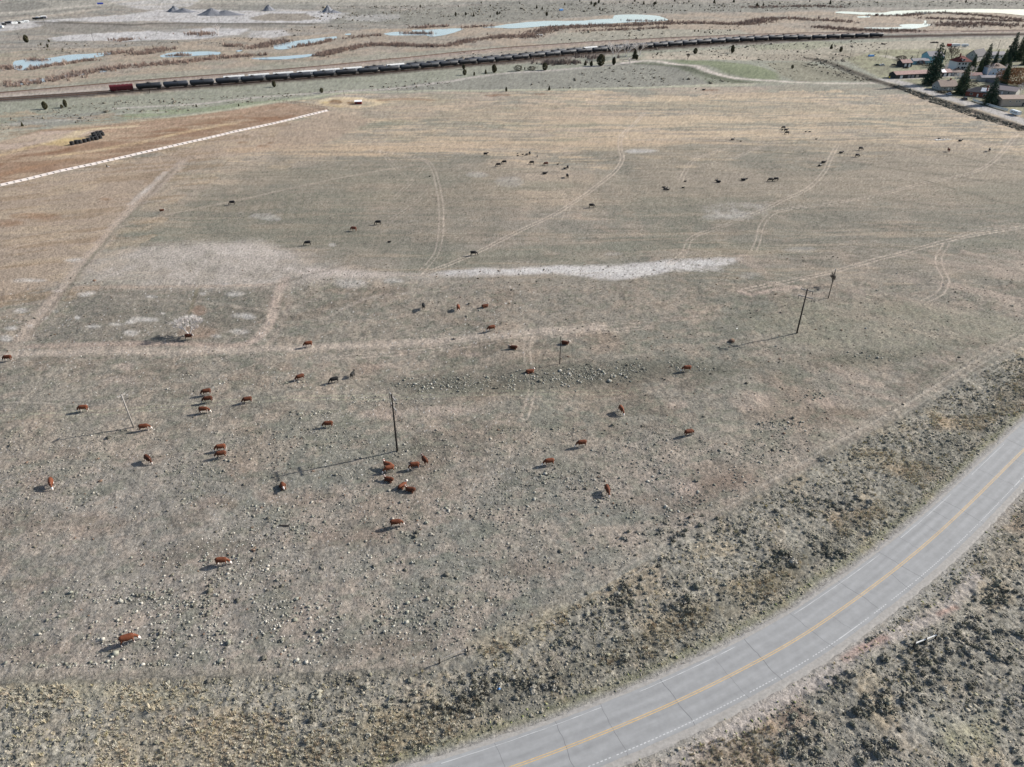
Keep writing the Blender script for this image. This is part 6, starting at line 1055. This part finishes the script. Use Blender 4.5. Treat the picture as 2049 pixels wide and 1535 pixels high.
JUN = [(91, 218, 13, 'juniper with pointed crown, left one of three below the railway at the left'), (124, 216, 6, 'smallest juniper, middle of three below the railway at the left'), (132, 214, 12, 'rounded juniper, right one of three below the railway at the left'), (45, 252, 7, 'small round juniper alone at the left edge above the feedlot'), (54, 85, 12, 'dark juniper left of the pale gravel floor at the far left'), (98, 84, 4, 'tiny juniper at the corner of the pale gravel floor'), (96, 96, 6, 'small juniper between the pale gravel floor and the left pond'), (82, 91, 4, 'tiny juniper left of the small one above the left pond'), (549, 174, 10, 'slim juniper on the green strip just below the white roofed hoppers'), (644, 186, 8, 'round juniper on the dirt road left of the red shed'), (1013, 184, 7, 'juniper on the upper fence line, left one of two'), (1099, 180, 7, 'juniper on the upper fence line, right one of two'), (928, 139, 8, 'small juniper just below the train, upper left of the cluster'), (930, 150, 9, 'juniper below the train, lower left of the cluster'), (949, 151, 6, 'squat shrubby juniper in the middle of the cluster below the train'), (972, 147, 7, 'grey green juniper in the cluster below the train'), (989, 145, 13, 'largest juniper of the cluster below the train'), (1090, 141, 12, 'dark upright juniper right of the grey shrubs below the thicket'), (1050, 140, 4, 'tiny juniper between two grey shrubs'), (1171, 131, 8, 'juniper left of the small pair by the dirt road'), (1183, 133, 8, 'juniper right one of the small pair by the dirt road'), (1202, 132, 18, 'tall narrow juniper above the dirt road bend'), (1228, 130, 12, 'wide juniper with trunk showing, above the dirt road bend'), (1270, 118, 15, 'olive juniper under the bare cottonwoods'), (1274, 120, 8, 'small olive juniper under the bare cottonwoods'), (1391, 108, 9, 'dark round juniper below the train, left of two'), (1465, 106, 12, 'dark upright juniper below the train, right of two'), (1663, 98, 8, 'dark juniper, left one of two below the train end'), (1682, 104, 8, 'dark juniper, right one of two below the train end'), (1585, 138, 6, 'small dark juniper beside the dark ditch bank'), (478, 213, 4, 'small shrub like juniper on the grassy fence line'), (393, 213, 5, 'small yellow green juniper by the dirt road at the left')]
for k, (a, b, h, lb) in enumerate(JUN):
    H = h / (scale_at(b) * .86); o = instance('jun%d' % (k % 4), juniper(k % 4), gz(a, b), rnd.uniform(0, 6), H / 5.0); tag(o, lb, 'juniper', 'junipers around the railway')
FAR_J = sorted([(912, 33, 8), (932, 31, 6), (948, 33, 7), (995, 30, 7), (1000, 28, 5), (981, 35, 4), (841, 16, 6), (917, 14, 4), (981, 13, 4), (963, 7, 4), (1074, 17, 7), (1085, 19, 6), (1094, 32, 8), (1183, 9, 6), (1189, 13, 7), (1192, 10, 6), (1198, 7, 7), (1200, 20, 6), (1206, 21, 4), (1288, 9, 7), (1309, 10, 6), (1312, 8, 7), (1308, 13, 4), (1368, 7, 4), (1378, 5, 5), (1386, 13, 5), (1429, 6, 8), (1468, 5, 8), (1514, 14, 8), (1661, 8, 8), (1527, 12, 6), (1516, 14, 5), (1932, 6, 6), (1620, 4, 4), (1240, 6, 5), (1270, 4, 5), (1400, 12, 4), (1560, 9, 4), (1345, 15, 4), (1160, 4, 4), (1130, 10, 4), (1350, 3, 6), (1420, 12, 4), (1700, 9, 4), (1450, 14, 4), (1040, 8, 4), (1390, 64, 4), (1397, 64, 4), (1410, 66, 4), (1420, 66, 4), (1426, 65, 4)])
for n_, (a, b, h) in enumerate(FAR_J):
    H = h / (scale_at(b) * .86) * .8; k = rnd.randrange(4); o = instance('jun%d' % k, juniper(k), gz(a, b), rnd.uniform(0, 6), H / 5.0); tag(o, 'small dark juniper on the far sage plain, %s from the left' % ordinal(n_ + 1), 'juniper', 'junipers on the far sage plain')
def spruce(seed, cols, n=3600, R=4.9):
    def f():
        t = empty('spruce_tree'); H = 20.0; MB().tube([(0, 0, -.3), (0, 0, H * .9)], [.38, .06], 8).build('trunk', 'bark', t); r = np.random.default_rng(seed); P = []; k = 0; z = 1.0
        while z < H - .4:                                            # whorls of drooping boughs
            L = R * (1 - z / H) ** .68 * r.uniform(.8, 1.12); nb_ = max(5, int(11 * (1 - z / H) + 4)); a0 = r.uniform(0, 6.28)
            for i in range(nb_):
                a = a0 + 6.283 * i / nb_ + r.uniform(-.25, .25); l = L * r.uniform(.7, 1.15); m_ = max(4, int(l * 7)); q = np.linspace(.15, 1, m_) ** .8; w = (1 - q) * .28 * l + .12
                P.append(np.stack([np.cos(a) * l * q + r.normal(0, 1, m_) * w * .6, np.sin(a) * l * q + r.normal(0, 1, m_) * w * .6, z - l * .22 * q ** 1.5 + r.normal(0, .12, m_)], 1))
            z += r.uniform(.42, .7)
        P = np.vstack(P); V, Fq, C = crown_pts(len(P), lambda r_, n_: P, .30, cols, seed, .6); leaf_obj('crown', V, Fq, C, t); return t
    return f
for k, (a, b, top, v, wx, lb) in enumerate([(1862, 170, 103, 0, 1.15, 'tallest left spruce towering beside the garage row'), (1921, 189, 139, 1, 1.25, 'dark spruce on the street between the cottage and the brick house'), (1978, 210, 165, 0, 1.45, 'broad spruce in front of the pinkish roofed house'), (2008, 169, 126, 1, .8, 'slim spruce left of the orange willow'), (2020, 120, 76, 0, 1.1, 'tall spruce, left of the highest pair at the right edge'), (2036, 122, 74, 1, 1.0, 'tall spruce, right of the highest pair at the right edge'), (2052, 130, 96, 1, 1.2, 'dark spruce cut off by the right edge'), (1944, 142, 115, 1, 1.3, 'dark spruce against the red roofed white house'), (1966, 146, 99, 0, 1.0, 'dark spruce between the red roofed house and the pale blue house'), (1957, 148, 118, 1, .9, 'shorter spruce in front of the dark spruce pair'), (1989, 131, 105, 0, .9, 'spruce in front of the low grey roofed house'), (2005, 134, 106, 1, 1.2, 'dark spruce behind the pale blue house'), (2016, 131, 112, 0, 1.1, 'short dense spruce left of the highest pair'), (1823, 121, 113, 1, 1.3, 'small green conifer behind the dark shed'), (1887, 118, 101, 0, .7, 'narrow dark spruce behind the tall cyan house')]):
    H = (b - top) / (scale_at(b) * .84); o = instance('spr%d' % v, spruce(40 + v, SPR if v == 0 else SPG + SPR), gz(a, b), rnd.uniform(0, 6), (H / 20 * wx * .88, H / 20 * wx * .88, H / 20)); tag(o, lb, 'spruce', 'spruces in the village')

def bare_tree(name, seed, H, m_, levels=5, spread=.6, trunk_r=.16, twig=.012, stems=1, fork=(3, 4)):
    r = random.Random(seed); trunk = MB(); br = MB()
    def grow(p, d, L, rad, lv):
        q = p + d * L * .5 + Vector((r.uniform(-1, 1), r.uniform(-1, 1), 0)) * L * .06; e = p + d * L + Vector((r.uniform(-1, 1), r.uniform(-1, 1), r.uniform(-.3, .6))) * L * .12
        (trunk if lv == 0 else br).tube([p, q, e], [rad, rad * .85, rad * .68], 6 if lv < 2 else (4 if lv < 4 else 3), lv < 2)
        if lv >= levels: return
        for k in range(r.randint(*fork)):
            a = r.uniform(0, 6.283); s2 = spread * r.uniform(.5, 1.25); u = Vector((math.cos(a), math.sin(a), 0)); nd = (d + u * s2).normalized(); nd.z = max(nd.z, -.15)
            grow(p + (e - p) * r.uniform(.55, 1.0), nd.normalized(), L * r.uniform(.62, .86), max(rad * .60, twig), lv + 1)
    t = empty(name)
    for k in range(stems): a = 6.28 * k / stems; grow(Vector((0, 0, -.1)), Vector((math.cos(a) * .35 * (stems > 1), math.sin(a) * .35 * (stems > 1), 1)).normalized(), H * .25, trunk_r, 0)
    k = H / max(v[2] for v in br.v)
    for mb_ in (trunk, br): mb_.v = [(v[0] * k, v[1] * k, v[2] * k) for v in mb_.v]
    trunk.build('trunk', m_, t); br.build('crown', m_, t); return t
t = bare_tree('bare_tree', 5, 6.8, 'bark_pale', 5, .62, .15, .026, 2, (3, 4)); t.location = gz(379, 671); tag(t, 'bare pale branched tree standing alone above the brown cow on the left', 'bare tree')
t = bare_tree('bare_tree', 8, 4.6, 'bark', 5, .5, .09, .018, 1, (3, 4)); t.location = gz(1664, 574); tag(t, 'small dark bare tree right of the thin pole in the right field', 'bare tree')
for k, (a, b, H, m_, lb) in enumerate([(1229, 118, 15, 'bark_pale', 'bare cottonwood in front of the train, left one of the grove'), (1253, 114, 14, 'bark_pale', 'bare cottonwood in front of the train, tallest in the middle of the grove'), (1279, 112, 13, 'bark_pale', 'bare cottonwood in front of the train, right one of the grove'), (1898, 133, 17, 'bark', 'tall thin leafless tree behind the garage row'), (1900, 176, 7, 'bark', 'small leafless tree in front of the stone cottage'), (1985, 150, 9, 'bark', 'leafless tree beside the grey garage'), (300, 187, 3.2, 'bark', 'thin bare shrub tree below the second black tank car'), (437, 72, 12, 'bark_pale', 'pale bare poplar on the gravel floor edge at the upper left'), (1260, 128, 6, 'bark_pale', 'small bare tree right of the wide juniper'), (1376, 119, 5, 'bark', 'tiny bare tree at the tip of the green mound')]):
    t = bare_tree('bare_tree', 20 + k, H, m_, 4, .5, .2, .04, 1 + (k < 3), (3, 4)); t.location = gz(a, b); tag(t, lb, 'bare tree', 'leafless trees by the railway and village')
def shrub_thing(px, py, R, H, cols, label, name='bush', n=900, seed=3, leaf=.3):
    t = empty(name, gz(px, py)); tag(t, label, 'bush'); MB().tube([(0, 0, -.1), (.1, 0, H * .6)], [.12, .04], 5).build('stem', 'bark', t); V, Fq, C = crown_pts(n, egg_fn(H, R, .1, seed), leaf, cols, seed); leaf_obj('crown', V, Fq, C, t)
shrub_thing(2036, 168, 15, 11, [(196, 150, 104), (176, 130, 92), (150, 116, 90)], 'large orange leafless willow at the right edge of the village', n=5200, leaf=.42)
shrub_thing(1900, 132, 6, 14, [(112, 116, 92), (128, 128, 104)], 'loose grey green tree between the tall cyan and white houses', 'loose_tree', 900, 4)
shrub_thing(1037, 142, 3.6, 4.4, [(120, 116, 100), (104, 102, 88)], 'large grey shrub, left one of two below the thicket', n=600); shrub_thing(1064, 141, 3.4, 3.0, [(128, 124, 106), (108, 104, 90)], 'grey shrub, right one of two below the thicket', n=500)
shrub_thing(1803, 120, 5, 3.5, [(110, 96, 90), (92, 82, 76)], 'brown leafless bush behind the dark shed', n=700); shrub_thing(1840, 129, 4.5, 3.5, [(112, 90, 92), (92, 78, 80)], 'purplish leafless bush in front of the low cyan house', n=600)
shrub_thing(1865, 133, 9, 2.6, [(104, 98, 84), (90, 84, 72)], 'long low brown hedge bush behind the garage row', n=900)
shrub_thing(1890, 186, 6, 1.2, [(84, 74, 70), (100, 92, 80)], 'low dark hedge in front of the stone cottage', n=700)
shrub_thing(2012, 208, 3, 3, [(120, 108, 96), (104, 92, 84)], 'small bare bush at the corner of the wide tan house', n=400)
for k, (a, b, R_, H_, lb) in enumerate([(1850, 148, 3, 3, 'small grey bush behind the garage row, left of the tallest spruce'), (1930, 166, 3.5, 3, 'grey leafless bush in the yard behind the stone cottage'), (1946, 172, 4, 3, 'brown yard bush behind the red brick house'), (1968, 178, 3, 2.5, 'low bush at the grey fence end'), (1976, 135, 4, 5, 'brown leafless bush between the dark spruces and the pale blue house'), (1962, 132, 4, 4, 'grey bush beside the dark steep roofed house'), (1915, 143, 3, 2.5, 'shrub at the left corner of the red roofed house'), (1990, 198, 3, 2.5, 'brown shrub behind the white street fence'), (1880, 146, 5, 2.5, 'brown scrub behind the right part of the garage row'), (2025, 150, 5, 5, 'tan leafless bush above the orange willow'), (1948, 186, 2.5, 2, 'small shrub at the brick house corner')]):
    shrub_thing(a, b, R_, H_, [(118, 104, 92), (98, 88, 78), (134, 120, 104)], lb, n=420, seed=50 + k, leaf=.26)
for k, (a, b, H, lb) in enumerate([(1940, 160, 11, 'bare yard tree left of the low white gabled house'), (1974, 160, 12, 'bare yard tree behind the grey garage'), (2014, 160, 12, 'bare tree between the pale blue house and the orange willow'), (1888, 150, 10, 'bare tree rising over the right end of the garage row'), (2040, 196, 10, 'bare tree behind the wide tan house'), (1912, 166, 8, 'small bare tree behind the stone cottage')]):
    t = bare_tree('bare_tree', 70 + k, H, 'bark_pale', 4, .5, .16, .035, 1, (3, 4)); t.location = gz(a, b); tag(t, lb, 'bare tree', 'leafless trees by the railway and village')
print('objects', len(bpy.data.objects))
